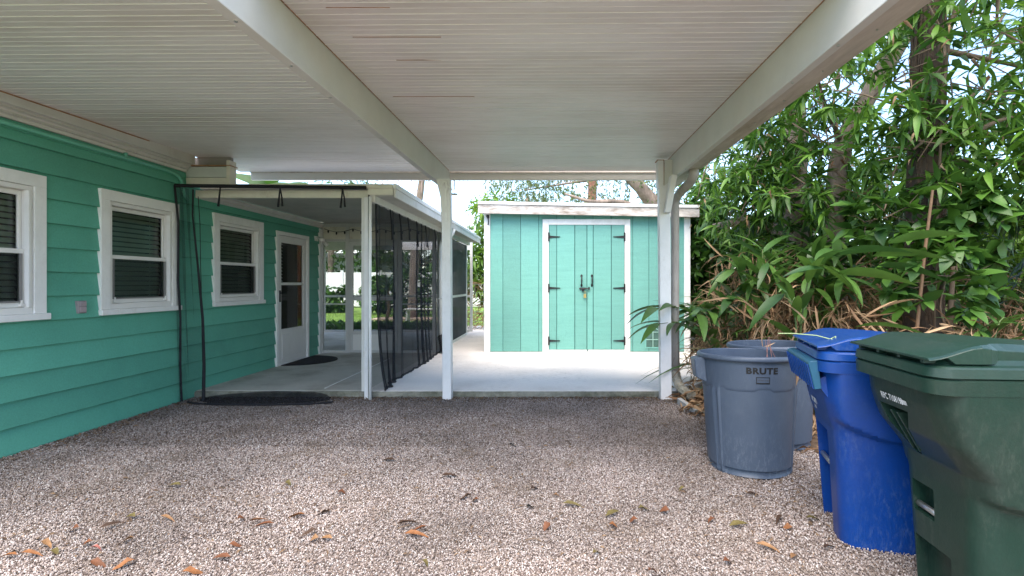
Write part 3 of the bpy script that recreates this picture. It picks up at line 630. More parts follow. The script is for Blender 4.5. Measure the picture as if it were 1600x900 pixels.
# ------------------------------------------------------------------ netting: track, curtains, straps, poles
rod = thing('curtain_track', 'black curtain track across the porch front with hanging tie straps', 'curtain track', (-3, 5.1, 2.3))
ob('rail', MB().tube([(-3.955,5.02,2.293),(-3.0,5.10,2.297),(-2.02,5.175,2.302)], .019, 6), STRAP, rod)
for x in (-3.50, -2.90, -2.26):
    y = 5.10-(x+3)*-.08
    s = MB().tube([(x,y-.01,2.29),(x-.01,y-.012,2.18),(x-.02,y-.012,2.08)], [.007,.009,.012], 5)
    if x > -3: s.tube([(x,y-.01,2.29),(x+.02,y-.012,2.18),(x+.025,y-.012,2.09)], [.006,.008,.011], 5)
    ob('tie_strap', s, STRAP, rod)
cl = thing('netting_curtain', 'black netting curtain bunched against the teal wall and trailing on the gravel', 'curtain', (-3.9, 5.1, 0))
secs = []
for j in range(25):
    z = 2.28-2.26*j/24; f = j/24
    row = []
    for i in range(15):
        t = i/14
        x = -3.955+(.10+.13*f)*t+.012*math.sin(t*17+z*2); y = 5.04+.10*t+.03*math.sin(t*20+1+z)
        row.append((x, y, z))
    secs.append(row)
ob('net', MB().loft(secs, cap=False, closed=False), NETF, cl, smooth=True)
ob('hem', MB().tube([(-3.957,5.02,2.29),(-3.925,5.03,1.9),(-3.935,5.04,1.3),(-3.92,5.05,.9),(-3.925,5.055,.4),(-3.915,5.06,.03)], .010, 6), STRAP, cl)
ob('hem', MB().tube([(-3.84,5.12,2.27),(-3.845,5.12,2.0),(-3.80,5.13,1.5),(-3.745,5.13,.9),(-3.73,5.13,.4),(-3.715,5.10,.03)], [.008,.008,.010,.013,.015,.017], 6), STRAP, cl)
ob('cord', MB().tube([(-3.80,5.14,2.2),(-3.78,5.14,1.9),(-3.775,5.14,1.5),(-3.76,5.14,1.0)], .004, 5), STRAP, cl)
sst = lambda a, b, x: (lambda t: t*t*(3-2*t))(max(0, min(1, (x-a)/(b-a))))
m = MB(); ring = []
cx, cy = -3.08, 5.07
v = [(cx, cy+.03, .040)]; f = []
K = 40
for i in range(K):
    a = 2*PI*i/K; r1 = .64+.06*math.sin(a*3)+.04*math.sin(a*7); r2 = .14+.03*math.sin(a*2+1)
    y = cy+math.sin(a)*r2*(.9 if math.sin(a) < 0 else .75)
    y = min(5.292, cy+math.sin(a)*r2*(1.0 if math.sin(a) < 0 else 1.9)); v.append((cx+math.cos(a)*r1, y, .028+.006*math.sin(a*5)+.055*sst(5.12, 5.29, y)))
for i in range(K): f.append((0, 1+i, 1+(i+1) % K))
ob('trailing_net', MB().add(v, f), NETP, cl, smooth=True)
ob('trailing_net_fold', MB().tube([(cx+math.cos(PI*t)*.76, cy-.02-math.sin(PI*t)*.125, .028) for t in [i/16 for i in range(17)]], [.008+.006*math.sin(i*2.1)**2 for i in range(17)], 5), STRAP, cl)
c2 = thing('netting_curtain', 'long gathered black netting curtain closing the patio side of the porch', 'curtain', (-1.95, 6.8, .08))
secs = []
NZ, NY = 36, 300
for j in range(NZ+1):
    f = j/NZ; row = []
    for i in range(NY+1):
        t = i/NY; y = 5.34+(8.40-5.34)*t
        amp = (.009+.007*f)*(1+.5*math.sin(t*13))
        x = -1.975+amp*(math.sin(t*70+2.5*math.sin(t*9)+f*1.2)+.7*math.sin(t*163+f*2+2*math.sin(t*21)))+.02*math.sin(f*3)*math.sin(t*6)+.10*(f**5)*math.exp(-((t-.03)/.08)**2)
        x += .05*f**4*math.sin(PI*t)
        z = 2.17*(1-f)+(.093+.006*math.sin(t*40)**2)*f
        row.append((x, y-.10*(f**4)*(1-t)*.2, z))
    secs.append(row)
ob('net', MB().loft(secs, cap=False, closed=False), NET, c2, smooth=True)
bot = secs[-1]
ob('hem', MB().tube([Vector(q)+Vector((0,0,-.004)) for q in bot[::2]], .012, 5), STRAP, c2)
ob('hem', MB().tube([q[0] for q in secs[::3]], .009, 5), STRAP, c2)
ob('hem', MB().tube([q[-1] for q in secs[::3]], .016, 5), STRAP, c2)
ob('top_band', MB().tube([Vector(q) for q in secs[0][::3]], .012, 5), STRAP, c2)
for i, y in enumerate((5.75, 6.1, 6.45, 6.85, 7.35, 7.9)):
    ob('tie_strap', MB().tube([(-1.955,y,2.16),(-1.945,y+.03,1.98),(-1.95,y+.07,1.80+.03*(i % 3))], [.008,.009,.014], 5), STRAP, c2)
pv = MB().tube([(-1.985,5.205,0),(-1.99,5.205,1.1),(-1.985,5.205,2.21)], .0165, 10)
tag(ob('support_pole', pv, TRIMW, smooth=True), 'thin round white pole standing beside the porch corner post', 'pole')
tag(ob('edge_strap', MB().box(-2.010, 5.21, .03, -2.003, 5.235, 2.28), STRAP), 'black webbing strip down the porch corner post', 'strap')
tag(ob('floor_strip', MB().box(-2.60, 5.45, .0795, -2.588, 7.6, .086), TRIMW), 'thin white strip lying along the porch slab', 'strip')
v = []; f = []; K = 24
for z in (.0795, .092):
    v += [(-3.93, 6.93, z)]+[(-3.93+.56*math.sin(PI*i/K), 7.42-.47*math.cos(PI*i/K), z) for i in range(K+1)]
n_ = K+2
mt_ = MB().add(v, [tuple(range(n_))[::-1], tuple(range(n_, 2*n_))]+[(i, (i+1) % n_, (i+1) % n_+n_, i+n_) for i in range(n_)])
tag(ob('door_mat', mt_, MATM), 'black half round door mat on the porch slab at the white door', 'door mat')

# ------------------------------------------------------------------ shed
sh = thing('shed', 'aqua painted garden shed with double doors and white trim on the patio', 'shed', (.6, 9.7, .08))
YS = 8.36
ztop = lambda x: 2.50-.023*(x+1.2)
def sboard(x0, x1, z0, z1f, y=YS, n='siding_board', parent=None, mt=SGREEN):
    z1a, z1b = (z1f(x0), z1f(x1)) if callable(z1f) else (z1f, z1f)
    m = MB().loft([[(x0, y, z0), (x1, y, z0), (x1, y, z1b), (x0, y, z1a)], [(x0, y+.02, z0), (x1, y+.02, z0), (x1, y+.02, z1b), (x0, y+.02, z1a)]])
    return fix(ob(n, m, mt, parent or sh, bevel=.003))
g = .007
edges = [-1.10, -.885, -.575, -.262, -.19]
for i in range(4): sboard(edges[i]+(g if i else 0), edges[i+1]-.001, .085, ztop)
e2 = [1.33, 1.375, 1.655, 1.97, 2.27]
for i in range(4): sboard(e2[i]+(g if i else 0), e2[i+1]-.001, .085, ztop)
# above the door
for a_, b_ in ((-.19, .05), (.057, .365), (.372, .685), (.692, 1.0), (1.007, 1.33)): sboard(a_, b_-.001, 2.385, ztop)
ob('groove_backing', MB().loft([[(-1.1,YS+.008,.085),(2.27,YS+.008,.085),(2.27,YS+.008,ztop(2.27)),(-1.1,YS+.008,ztop(-1.1))],[(-1.1,YS+.06,.085),(2.27,YS+.06,.085),(2.27,YS+.06,ztop(2.27)),(-1.1,YS+.06,ztop(-1.1))]]), SGROOVE, sh)
ob('corner_trim', MB().box(-1.205, YS-.02, .082, -1.101, YS+.02, 2.50), TRIMW, sh, bevel=.003)
ob('corner_trim', MB().box(2.271, YS-.02, .082, 2.375, YS+.02, 2.415), TRIMW, sh, bevel=.003)
ob('side_wall', MB().box(-1.19, YS+.021, .08, -1.15, 11.2, 2.5).box(2.32, YS+.021, .08, 2.36, 11.2, 2.41).box(-1.15, 11.16, .08, 2.32, 11.2, 2.42), SGREEN, sh)
fz = lambda x, z: z-.0175*(x+1.28)
FASC = mat('weathered_fascia', (.54,.49,.45), .75, var=.15, vs=18, c2=(.26,.21,.17), c2amt=(.46,.66), stretch=(.5,1,2), bump=.5, bs=90)
def rb(n, y0, y1, z0, z1, x0=-1.29, x1=2.49, mt=FASC):
    return ob(n, MB().loft([[(x0,y0,fz(x0,z0)),(x1,y0,fz(x1,z0)),(x1,y0,fz(x1,z1)),(x0,y0,fz(x0,z1))],[(x0,y1,fz(x0,z0)),(x1,y1,fz(x1,z0)),(x1,y1,fz(x1,z1)),(x0,y1,fz(x0,z1))]]), mt, sh, bevel=.003)
fix(rb('fascia', 8.20, 8.235, 2.468, 2.622)); fix(rb('drip_edge', 8.18, 8.24, 2.624, 2.672, mt=TRIMW)); fix(rb('roof', 8.24, 11.5, 2.56, 2.665, mt=WHITE))
fix(rb('soffit', 8.236, YS+.06, 2.50, 2.512, mt=TRIMW))
# door trim and doors
T = YS-.022
ob('door_trim', MB().box(-.19, T, .082, -.085, T+.04, 2.385), TRIMW, sh, bevel=.003)
ob('door_trim', MB().box(1.235, T, .082, 1.33, T+.04, 2.385), TRIMW, sh, bevel=.003)
ob('door_trim', MB().box(-.084, T, 2.29, 1.234, T+.04, 2.385), TRIMW, sh, bevel=.003)
ob('threshold', MB().box(-.084, T+.004, .082, .58, T+.04, .118), TRIMW, sh); ob('threshold', MB().box(.60, T+.004, .082, 1.234, T+.04, .118), TRIMW, sh)
def door(pieces, side):
    root = ob('door', MB().box(pieces[0][0], YS-.002, .125, pieces[-1][1], YS+.006, 2.28), SGROOVE, sh)
    for a_, b_ in pieces: sboard(a_+.003, b_-.003, .122, 2.284, y=YS-.014, n='door_board', parent=root)
    for z in (2.08, 1.19, .275):
        x = pieces[0][0]-.004 if side < 0 else pieces[-1][1]+.004; d = -side
        hm = MB().add([(x, YS-.018, z-.022), (x+d*.20, YS-.018, z-.006), (x+d*.20, YS-.018, z+.006), (x, YS-.018, z+.022),
                       (x, YS-.026, z-.022), (x+d*.20, YS-.026, z-.006), (x+d*.20, YS-.026, z+.006), (x, YS-.026, z+.022)],
                      [(0,1,2,3),(7,6,5,4),(0,4,5,1),(1,5,6,2),(2,6,7,3),(3,7,4,0)])
        hm.box(x-.012*d-.0, YS-.030, z-.075, x+.016*d, YS-.022, z+.075)
        hm.tube([(x-.004*d, YS-.032, z-.07), (x-.004*d, YS-.032, z+.07)], .009, 6)
        ob('hinge', hm, BLACKM, root)
    return root
dl = door([(-.08, .053), (.057, .365), (.372, .577)], -1)
drr = door([(.583, .685), (.692, 1.0), (1.007, 1.23)], 1)
for x, r in ((.485, dl), (.665, drr)):
    h = MB()
    for z in (1.40, 1.24): h.loft([[(x+.02*math.cos(a), YS-.016, z+.03*math.sin(a)) for a in np.linspace(0, 2*PI, 9)[:-1]], [(x+.012*math.cos(a), YS-.03, z+.022*math.sin(a)) for a in np.linspace(0, 2*PI, 9)[:-1]]])
    h.tube([(x,YS-.025,1.40),(x,YS-.06,1.38),(x,YS-.066,1.32),(x,YS-.06,1.26),(x,YS-.025,1.24)], [.008,.009,.013,.009,.008], 8)
    ob('handle', h, BLACKM, r, smooth=True)
b_ = MB().box(.455, YS-.03, 1.165, .56, YS-.015, 1.20).tube([(.44,YS-.04,1.183),(.63,YS-.04,1.183)], .010, 8).box(.60,YS-.05,1.16,.625,YS-.015,1.21).box(.49,YS-.045,1.135,.53,YS-.02,1.19)
bo = ob('slide_bolt', b_, BLACKM, dl)
pl = MB().box(.52, YS-.06, 1.02, .565, YS-.04, 1.085).tube([(.53,YS-.05,1.08),(.53,YS-.05,1.12),(.5425,YS-.05,1.135),(.555,YS-.05,1.12),(.555,YS-.05,1.08)], .005, 6)
ob('padlock', pl, BRASS, bo, bevel=.004)
vt = ob('vent', MB().box(1.59, YS-.012, .145, 1.90, YS-.002, .165).box(1.59, YS-.012, .555, 1.90, YS-.002, .575).box(1.59, YS-.012, .165, 1.61, YS-.002, .555).box(1.88, YS-.012, .165, 1.90, YS-.002, .555), SGREEN, sh)
ob('vent_opening', MB().box(1.61, YS-.006, .165, 1.88, YS-.003, .555), mat('vent_dark', (.06,.13,.11), .7, var=.3, vs=10), vt)
gr = MB()
for z in (.29, .42): gr.box(1.61, YS-.014, z, 1.88, YS-.007, z+.012)
for x in (1.72,): gr.box(x, YS-.016, .165, x+.012, YS-.008, .555)
gr.tube([(1.75+.11*math.cos(a), YS-.010, .36+.13*math.sin(a)) for a in np.linspace(0, PI, 14)], .006, 5)
ob('grille', gr, mat('vent_grille', (.30,.50,.44), .6), vt)
hk = MB().box(-1.155, YS-.03, 2.40, -1.115, YS-.021, 2.46).tube([(-1.16,YS-.03,2.44),(-1.13,YS-.08,2.40),(-1.12,YS-.09,2.33),(-1.13,YS-.06,2.28)], .012, 6)
ob('hook', hk, BLACKM, sh)

# ------------------------------------------------------------------ bins
def rect_sec(x0, x1, y0, y1, z, n=8, r=.07, fn=None):
    pts = []
    cs = [(x1-r, y1-r, 0), (x0+r, y1-r, PI/2), (x0+r, y0+r, PI), (x1-r, y0+r, 1.5*PI)]
    for cx, cy, a0 in cs:
        for i in range(n+1):
            a = a0+PI/2*i/n; pts.append((cx+r*math.cos(a), cy+r*math.sin(a)))
    res = []                                                # subdivide the straight runs
    for i, p in enumerate(pts):
        q = pts[(i+1) % len(pts)]; res.append(p)
        if math.dist(p, q) > .12:
            for k in range(1, 16): res.append((p[0]+(q[0]-p[0])*k/16, p[1]+(q[1]-p[1])*k/16))
    return [(*(fn(x, y, z) if fn else (x, y)), z) for x, y in res]
def interp(tab, z):
    for i in range(len(tab)-1):
        if z <= tab[i+1][0]:
            t = (z-tab[i][0])/(tab[i+1][0]-tab[i][0]); t = max(0, t); return tab[i][1]+(tab[i+1][1]-tab[i][1])*t
    return tab[-1][1]
def sstep(a, b, x): t = max(0, min(1, (x-a)/(b-a))); return t*t*(3-2*t)
def boolean(o, cut):
    c_ = D.objects.new('c', D.meshes.new('c')); col.objects.link(c_); c_.data.from_pydata([tuple(p) for p in cut.v], [], cut.f)
    md = o.modifiers.new('b', 'BOOLEAN'); md.object = c_; md.operation = 'DIFFERENCE'; md.solver = 'EXACT'
    C.view_layer.update(); me = D.meshes.new_from_object(o.evaluated_get(C.evaluated_depsgraph_get()))
    o.modifiers.clear(); o.data = me; D.objects.remove(c_)
def cart(name, label, loc, rz, Wd, H, P, dep, prof_front, mt, lidmt, text, ribbed, pockets, cond, tofs, ledge=.60):
    """wheeled cart; local -X is the front with the lift bar, width along Y"""
    t = thing(name, label, 'wheeled bin', loc, local=True, rz=rz)
    zs = sorted(set([.0, .03, .06, .1, .2, .3, .4]+[.45+.5*i/52*(H/.95) for i in range(53)]+[H]))
    zs = [z for z in zs if z <= H]
    def fn(x, y, z):
        k = max(0, 1-((x-dep*.52)/(dep*.5))**2)
        zz = ledge*H-.10*k*H+.03*H*(1-k)
        bul = .034*sstep(zz-.008, zz+.022, z)*sstep(0, .3, k)
        side = 1 if y > 0 else -1
        on = sstep(Wd/2-.10, Wd/2-.06, abs(y))
        y2 = y+side*bul*on
        # raised chin in the front face: finger recess under the overhang
        return (x, y2)
    secs = []
    for z in zs:
        xf = interp(prof_front, z); taper = (.042*(1-z/H))
        xb = dep-.09*(1-z/H)-.0; hw = Wd/2-.035-.05*(1-z/H)
        secs.append(rect_sec(xf, xb, -hw, hw, z, r=.075, fn=fn))
    bd = fix(ob('body', MB().loft(secs), mt, None))
    # pockets in the front
    for (py0, py1, pz0, pz1, dpt) in pockets:
        xm = min(interp(prof_front, pz0), interp(prof_front, pz1)); xM = max(interp(prof_front, pz0), interp(prof_front, pz1))
        boolean(bd, MB().add([(xm-.2,py0,pz0),(xM+dpt,py0+.01,pz0+.004),(xM+dpt,py1-.01,pz0+.004),(xm-.2,py1,pz0),(xm-.2,py0,pz1+.01),(xM+dpt,py0+.01,pz1-.012),(xM+dpt,py1-.01,pz1-.012),(xm-.2,py1,pz1+.01)],
            [(0,3,2,1),(4,5,6,7),(0,1,5,4),(1,2,6,5),(2,3,7,6),(3,0,4,7)]))
    if not ribbed:      # tapering finger recess under the chin
        boolean(bd, MB().add([(-.2,-.03,.82*H),(.16,-.03,.82*H),(.16,.15,.82*H),(-.2,.15,.82*H),(-.2,.055,.62*H),(.16,.055,.62*H),(.16,.085,.62*H),(-.2,.085,.62*H)],
            [(0,3,2,1)[::-1],(4,5,6,7)[::-1],(0,1,5,4)[::-1],(1,2,6,5)[::-1],(2,3,7,6)[::-1],(3,0,4,7)[::-1]]))
        for y in (.045, .085):
            ob('fin', MB().add([(.045, y-.005, .80*H), (.135, y-.005, .63*H), (.17, y-.005, .80*H), (.045, y+.005, .80*H), (.135, y+.005, .63*H), (.17, y+.005, .80*H)],
                [(0,1,2),(5,4,3),(0,3,4,1),(1,4,5,2),(2,5,3,0)]), mt, t, bevel=.002)
    bd.parent = t
    bd.data.materials.clear(); bd.data.materials.append(mt)
    bd.data.shade_smooth()
    bd.data.set_sharp_from_angle(angle=math.radians(28))
    xb_ = interp(prof_front, .37*H)+.022
    ob('lift_bar', MB().tube([(xb_, pockets[0][0]-.005, .375*H), (xb_, pockets[0][1]+.005, .375*H)], .0125, 12), STEEL, t, smooth=True)
    hw = Wd/2
    rim = MB().loft([rect_sec(-.004, dep+.005, -hw+.018, hw-.018, H-.058, r=.07), rect_sec(-.020, dep+.02, -hw+.002, hw-.002, H-.054, r=.075), rect_sec(-.022, dep+.02, -hw, hw, H-.006, r=.075), rect_sec(-.012, dep+.01, -hw+.008, hw-.008, H, r=.07)])
    ro = fix(ob('rim', rim, mt, t)); ro.data.shade_smooth(); ro.data.set_sharp_from_angle(angle=math.radians(30))
    def lid_sec(o_, z): return rect_sec(-.024+o_, dep+.02-o_*.6, -hw-.002+o_, hw+.002-o_, z, r=max(.03, .078-o_*.3))
    ld = MB().loft([lid_sec(.006, H+.001), lid_sec(.0, H+.006), lid_sec(.003, H+.036), lid_sec(.010, H+.042), lid_sec(.036, H+.046), lid_sec(.044, H+.062), lid_sec(.06, H+.066)])
    lo = fix(ob('lid', ld, lidmt, t)); lo.data.shade_smooth(); lo.data.set_sharp_from_angle(angle=math.radians(25))
    # raised top: a thin grip rail at the front rising to a crest, then falling gently to the back
    secs = []
    for k in range(22):
        x = -.028+(dep-.06)*(k/21)**1.25; zt = H+.070+.045*sstep(-.03, .16, x)-.03*sstep(.2, dep, x)
        lowz = max(H+.05, zt-.010) if x < .05 else H+.05
        wd_ = hw*.93*(1-.10*sstep(.16, .22, x)); e_ = .012+.03*sstep(.12, .24, x)
        secs.append([(x, -wd_, lowz), (x, -wd_, max(lowz+.004, zt-e_*.5)), (x, -wd_+e_, zt), (x, wd_-e_, zt), (x, wd_, max(lowz+.004, zt-e_*.5)), (x, wd_, lowz)])
    ob('lid_top', MB().loft(secs), lidmt, lo, bevel=.002); fix(D.objects[lo.children[-1].name])
    for i in range(4):
        y = (-.72+.48*i)*hw
        ob('grip_post', MB().box(-.014, y-.009, H+.046, .03, y+.009, H+.066), lidmt, lo)
    # two wheels and the axle at the back
    for y in (-hw-.0, hw-.045):
        wh = MB().tube([(dep-.02, y, .13), (dep-.02, y+.045, .13)], .13, 24)
        wo = ob('wheel', wh, BLACKM, t); ob('hub', MB().tube([(dep-.02, y-.004, .13), (dep-.02, y+.049, .13)], .05, 12), mt, wo)
    ob('axle', MB().tube([(dep-.02, -hw, .13), (dep-.02, hw, .13)], .012, 8), STEEL, t)
    # side ribs under the rim
    yy = -(hw-.035)
    for x in (.14, .155, .20, .215):
        ob('side_rib', MB().loft([[(x, yy-.001, H-.16), (x+.004, yy-.001, H-.16), (x+.004, yy+.02, H-.16), (x, yy+.02, H-.16)], [(x, yy-.008, H-.055), (x+.004, yy-.008, H-.055), (x+.004, yy+.02, H-.055), (x, yy+.02, H-.055)]]), mt, t)
    if ribbed:
        a = [(-.015, H-.004), (-.052, H-.010), (-.058, H-.022), (-.030, H-.145), (.0, H-.14)]
        h_ = fix(ob('grip_hood', MB().loft([[(x, -hw*.80, z) for x, z in a], [(x, hw*.92, z) for x, z in a]]), BLUET, t, bevel=.003))
        for i in range(11):
            y = -hw*.76+i*(hw*1.64)/10
            ob('grip_rib', MB().loft([[(-.063, y, H-.026), (-.063, y+.008, H-.026), (-.05, y+.008, H-.026), (-.05, y, H-.026)], [(-.036, y, H-.143), (-.036, y+.008, H-.143), (-.02, y+.008, H-.143), (-.02, y, H-.143)]]), mt, h_)
        gs = MB()
        for y in (-hw*.70, hw*.70):
            gs.add([(-.03, y-.008, H-.1), (.09, y-.008, H-.26), (.09, y-.008, H-.06), (-.03, y+.008, H-.1), (.09, y+.008, H-.26), (.09, y+.008, H-.06)], [(0,1,2),(5,4,3),(0,3,4,1),(1,4,5,2),(2,5,3,0)])
        ob('gusset', gs, mt, t)
    # printed serial on the front panel (front faces -X; text reads along -Y)
    for line, sz, zc_, off in text:
        v, f = text_mb(line, sz, off)
        m = MB(); m.add([(interp(prof_front, zc_+b*.95)-.0035, -a*cond+tofs, zc_+b) for a, b, _ in v], f)
        ob('serial_print', m, PRINTW, t)
    bar = MB(); rr = random.Random(5); y = tofs-.052 if not ribbed else tofs+.03; z = text[0][2]-(.0 if not ribbed else .035)
    for i in range(11):
        wd = rr.choice([.0015, .0022, .003]); bar.add([(interp(prof_front, z)-.0035, y, z+.002), (interp(prof_front, z)-.0035, y-wd, z+.002), (interp(prof_front, z+.02)-.0035, y-wd, z+.020), (interp(prof_front, z+.02)-.0035, y, z+.020)], [(0,1,2,3)]); y -= wd+.0012
    ob('barcode_print', bar, PRINTW, t)
    return t
GP = [(0, .185), (.50, .165), (.585, .15), (.64, .11), (.70, .066), (.83, .024), (.95, .010), (1.2, .010)]
cart('green_wheeled_bin', 'large dark green wheeled bin with scuffed front panel nearest the camera', (1.325, 1.885, 0), math.radians(-4.5), .545, .945, None, .74, GP, GRNP, GRNP,
     [('RPC 7108193', .036, .80, .0008)], False, [(.01, .15, .33, .465, .06), (-.07, .15, -.05, .24, .045)], .62, .045)
BP = [(0, .10), (.45, .075), (.56, .065), (.62, .045), (.70, .025), (.80, .015), (.9, .01), (1.2, .01)]
cart('blue_wheeled_bin', 'bright blue wheeled bin with ribbed front grip between green and grey bins', (1.342, 2.52, 0), math.radians(-15), .57, .905, None, .70, BP, BLUEP, BLUEP,
     [('RPC 008923', .040, .64, .0012)], True, [(-.06, .17, -.05, .53, .05)], .45, .05, .68)
tag(ob('tie_wire', MB().tube([(1.215,2.60,1.0),(1.27,2.55,1.005),(1.34,2.45,1.005),(1.37,2.38,.995),(1.385,2.36,1.01),(1.375,2.345,.99),(1.36,2.36,1.0)], .0025, 5), mat('pale_green_cord', (.4,.5,.25), .6)), 'thin pale green cord lying across the blue bin grip rail', 'cord')

def brute(label, loc, rz, tilt, h=.785, rt=.318, rb_=.262, txt=True):
    t = thing('round_bin', label, 'bin', loc, local=True, rz=rz, group='round grey rubbish bins')
    t.rotation_euler = (tilt[0], tilt[1], rz)
    NA, NZ_ = 160, 46
    def rad(a, z):                       # a = 0 faces -Y (the camera)
        r = rb_+(rt-rb_)*(z/h)
        q = ((a+PI/3) % (PI*2/3))-PI/3     # three panels
        top = .560*h/.785+.009*math.cos(q*6.5)+.0
        inside = sstep(.93, .90, abs(q)*1.0)
        rec = .014*inside*sstep(top+.006, top-.006, z)*sstep(.015, .03, z)
        rib = .010*math.exp(-((abs(q)-.97)/.035)**2)*sstep(top+.02, top-.01, z)
        return r-rec+rib
    secs = []
    for j in range(NZ_+1):
        z = .012+(h-.012)*j/NZ_
        secs.append([(rad(a, z)*math.sin(a), -rad(a, z)*math.cos(a), z) for a in [2*PI*i/NA for i in range(NA)]])
    base = [[(x*.95, y*.95, 0) for x, y, z in secs[0]]]
    inner = [[((rt-.006)*math.sin(a), -(rt-.006)*math.cos(a), h) for a in [2*PI*i/NA for i in range(NA)]],
             [((rb_+.01)*math.sin(a), -(rb_+.01)*math.cos(a), .06) for a in [2*PI*i/NA for i in range(NA)]],
             [(.01*math.sin(a), -.01*math.cos(a), .055) for a in [2*PI*i/NA for i in range(NA)]]]
    b = ob('body', MB().loft(base+secs+inner), GREYP, t); b.data.shade_smooth(); b.data.set_sharp_from_angle(angle=math.radians(50))
    rm = MB(); pr = [(rt-.006, h-.004), (rt+.004, h-.03), (rt+.016, h-.030), (rt+.021, h-.018), (rt+.019, h-.002), (rt+.010, h+.006), (rt-.002, h+.005)]
    rr_ = [[(r*math.sin(a), -r*math.cos(a), z) for r, z in pr] for a in [2*PI*i/96 for i in range(97)]]
    r_ = ob('rim', rm.loft(rr_, cap=False), GREYP, t, smooth=True)
    for s_ in (-1, 1):                   # moulded handles: tapering hood with grip
        a = s_*PI/2; hb = MB()
        X0, X1 = s_*(rt-.01), s_*(rt+.062)
        hb.add([(X0,-.075,h-.02),(X1,-.062,h-.035),(X1,.062,h-.035),(X0,.075,h-.02),(X0-s_*.015,-.065,h-.20),(X0+s_*.055,-.055,h-.165),(X0+s_*.055,.055,h-.165),(X0-s_*.015,.065,h-.20)],
               [(0,1,2,3),(7,6,5,4),(0,4,5,1),(1,5,6,2),(2,6,7,3),(3,7,4,0)])
        fix(ob('handle', hb, GREYP, t, bevel=.006))
    def wrap(v, f, m_, z0, nm, par=t):
        m = MB(); m.add([((rad(0, z0)+.0022+(b_)*(rt-rb_)/h)*math.sin(a_/rt), -(rad(0, z0)+.0022+(b_)*(rt-rb_)/h)*math.cos(a_/rt), z0+b_) for a_, b_, _ in v], f)
        ob(nm, m, m_, par)
    if txt:
        v, f = text_mb('BRUTE', .060, .0026); v = [(a_*1.05-.012, b_*.9, 0) for a_, b_, _ in v]; wrap(v, f, PRINTK, .683, 'brand_print')
        fr = []; ff = []
        def rc(x0, z0, x1, z1):
            n_ = len(fr)
            for k in range(5): fr.extend([(x0+(x1-x0)*k/4, z0, 0), (x0+(x1-x0)*k/4, z1, 0)])
            for k in range(4): ff.append((n_+2*k, n_+2*k+2, n_+2*k+3, n_+2*k+1))
        rc(-.052, -.012, .036, -.004); rc(-.052, .028, .036, .032); rc(-.052, -.004, -.048, .028); rc(.032, -.004, .036, .028)
        wrap(fr, ff, PRINTK, .630, 'logo_frame')
        v, f = text_mb('Rubbermaid', .0165, .0003); wrap([(a_-.008, b_+.006, 0) for a_, b_, _ in v], f, PRINTG, .632, 'logo_print')
    return t
brute('grey round bin with black BRUTE lettering facing the camera', (1.352, 3.33, 0), math.radians(-3), (math.radians(-2.4), 0))
brute('grey round bin tucked behind the lettered grey bin and blue bin', (1.765, 3.85, 0), math.radians(25), (math.radians(-2.2), 0), txt=False)
tag(ob('stick', MB().tube([(1.50,3.25,.10),(1.60,3.22,.55),(1.628,3.12,.79),(1.65,3.08,.86)], [.012,.012,.011,.012], 7), mat('cut_stick', (.42,.27,.16), .8)), 'thick tan stick poking out of the lettered grey bin', 'stick')
tw = MB()
for i in range(6): 
    x = 1.50+rnd.uniform(0, .1); tw.tube([(1.5,3.35,.3),(x,3.4,.72),(x+rnd.uniform(-.06,.03),3.42,.80+rnd.uniform(.02,.10))], [.003,.002,.001], 4)
tag(ob('twigs', tw, mat('thin_red_twig', (.26,.13,.11), .8)), 'thin reddish twigs standing in the lettered grey bin', 'twigs')

# ------------------------------------------------------------------ vegetation
LANCE = blade(.18, .036, 4, .6, .3); LANCE_S = (mesh_of('leaf', LANCE, LF1[0]), LANCE)
BROAD = blade(.13, .075, 4, .5, .15); BROAD_S = (mesh_of('leaf', BROAD, LF2[0]), BROAD)
BRIGHT_S = (mesh_of('leaf', LANCE, LFB[0]), LANCE)
GING = blade(.46, .085, 7, .75, .22, tip=.7); GING_S = (mesh_of('leaf', GING, LFG[0]), GING)
DRY = blade(.30, .016, 4, 1.1, .5); DRY_S = (mesh_of('dry_leaf', DRY, LFD[0]), DRY)
DRYW = blade(.24, .05, 4, 1.2, .7, wave=.5)
OAK = blade(.075, .036, 2, .3, .2)
STRAPL = blade(.62, .035, 6, 1.1, .3); STRAP_S = (mesh_of('leaf', STRAPL, LFX[0]), STRAPL)
FINE = blade(.05, .02, 2, .3, .2)

def trunk(name, parent, pts, radii, m, n=14, jit=.25):
    P_ = []; R_ = []
    for i in range(len(pts)-1):
        for k in range(5):
            t = k/5; P_.append(Vector(pts[i]).lerp(Vector(pts[i+1]), t)); R_.append(radii[i]+(radii[i+1]-radii[i])*t)
    P_.append(Vector(pts[-1])); R_.append(radii[-1])
    P_ = [q if 0 < i < len(P_)-1 else q for i, q in enumerate(P_)]
    for _ in range(2): P_ = [P_[0]]+[(P_[i-1]+P_[i]*2+P_[i+1])/4 for i in range(1, len(P_)-1)]+[P_[-1]]
    return ob(name, MB().tube(P_, R_, n, jit), m, parent, smooth=True)
def fill(ell, n, keep=None):
    """cluster points in an ellipsoid, denser in clumps so that gaps remain"""
    cx, cy, cz, rx, ry, rz = ell; r = []; tries = 0
    while len(r) < n and tries < n*12:
        tries += 1; v = rv()
        if v.length > 1: continue
        p = Vector((cx+v.x*rx, cy+v.y*ry, cz+v.z*rz))
        if noise.noise(p*1.9)+.35*noise.noise(p*5) < rnd.uniform(-.35, .10): continue
        if keep and not keep(p): continue
        r.append(p)
    return r
def px(p): return 865.5+750*p.x/p.y, 443-750*(p.z-1.27)/p.y
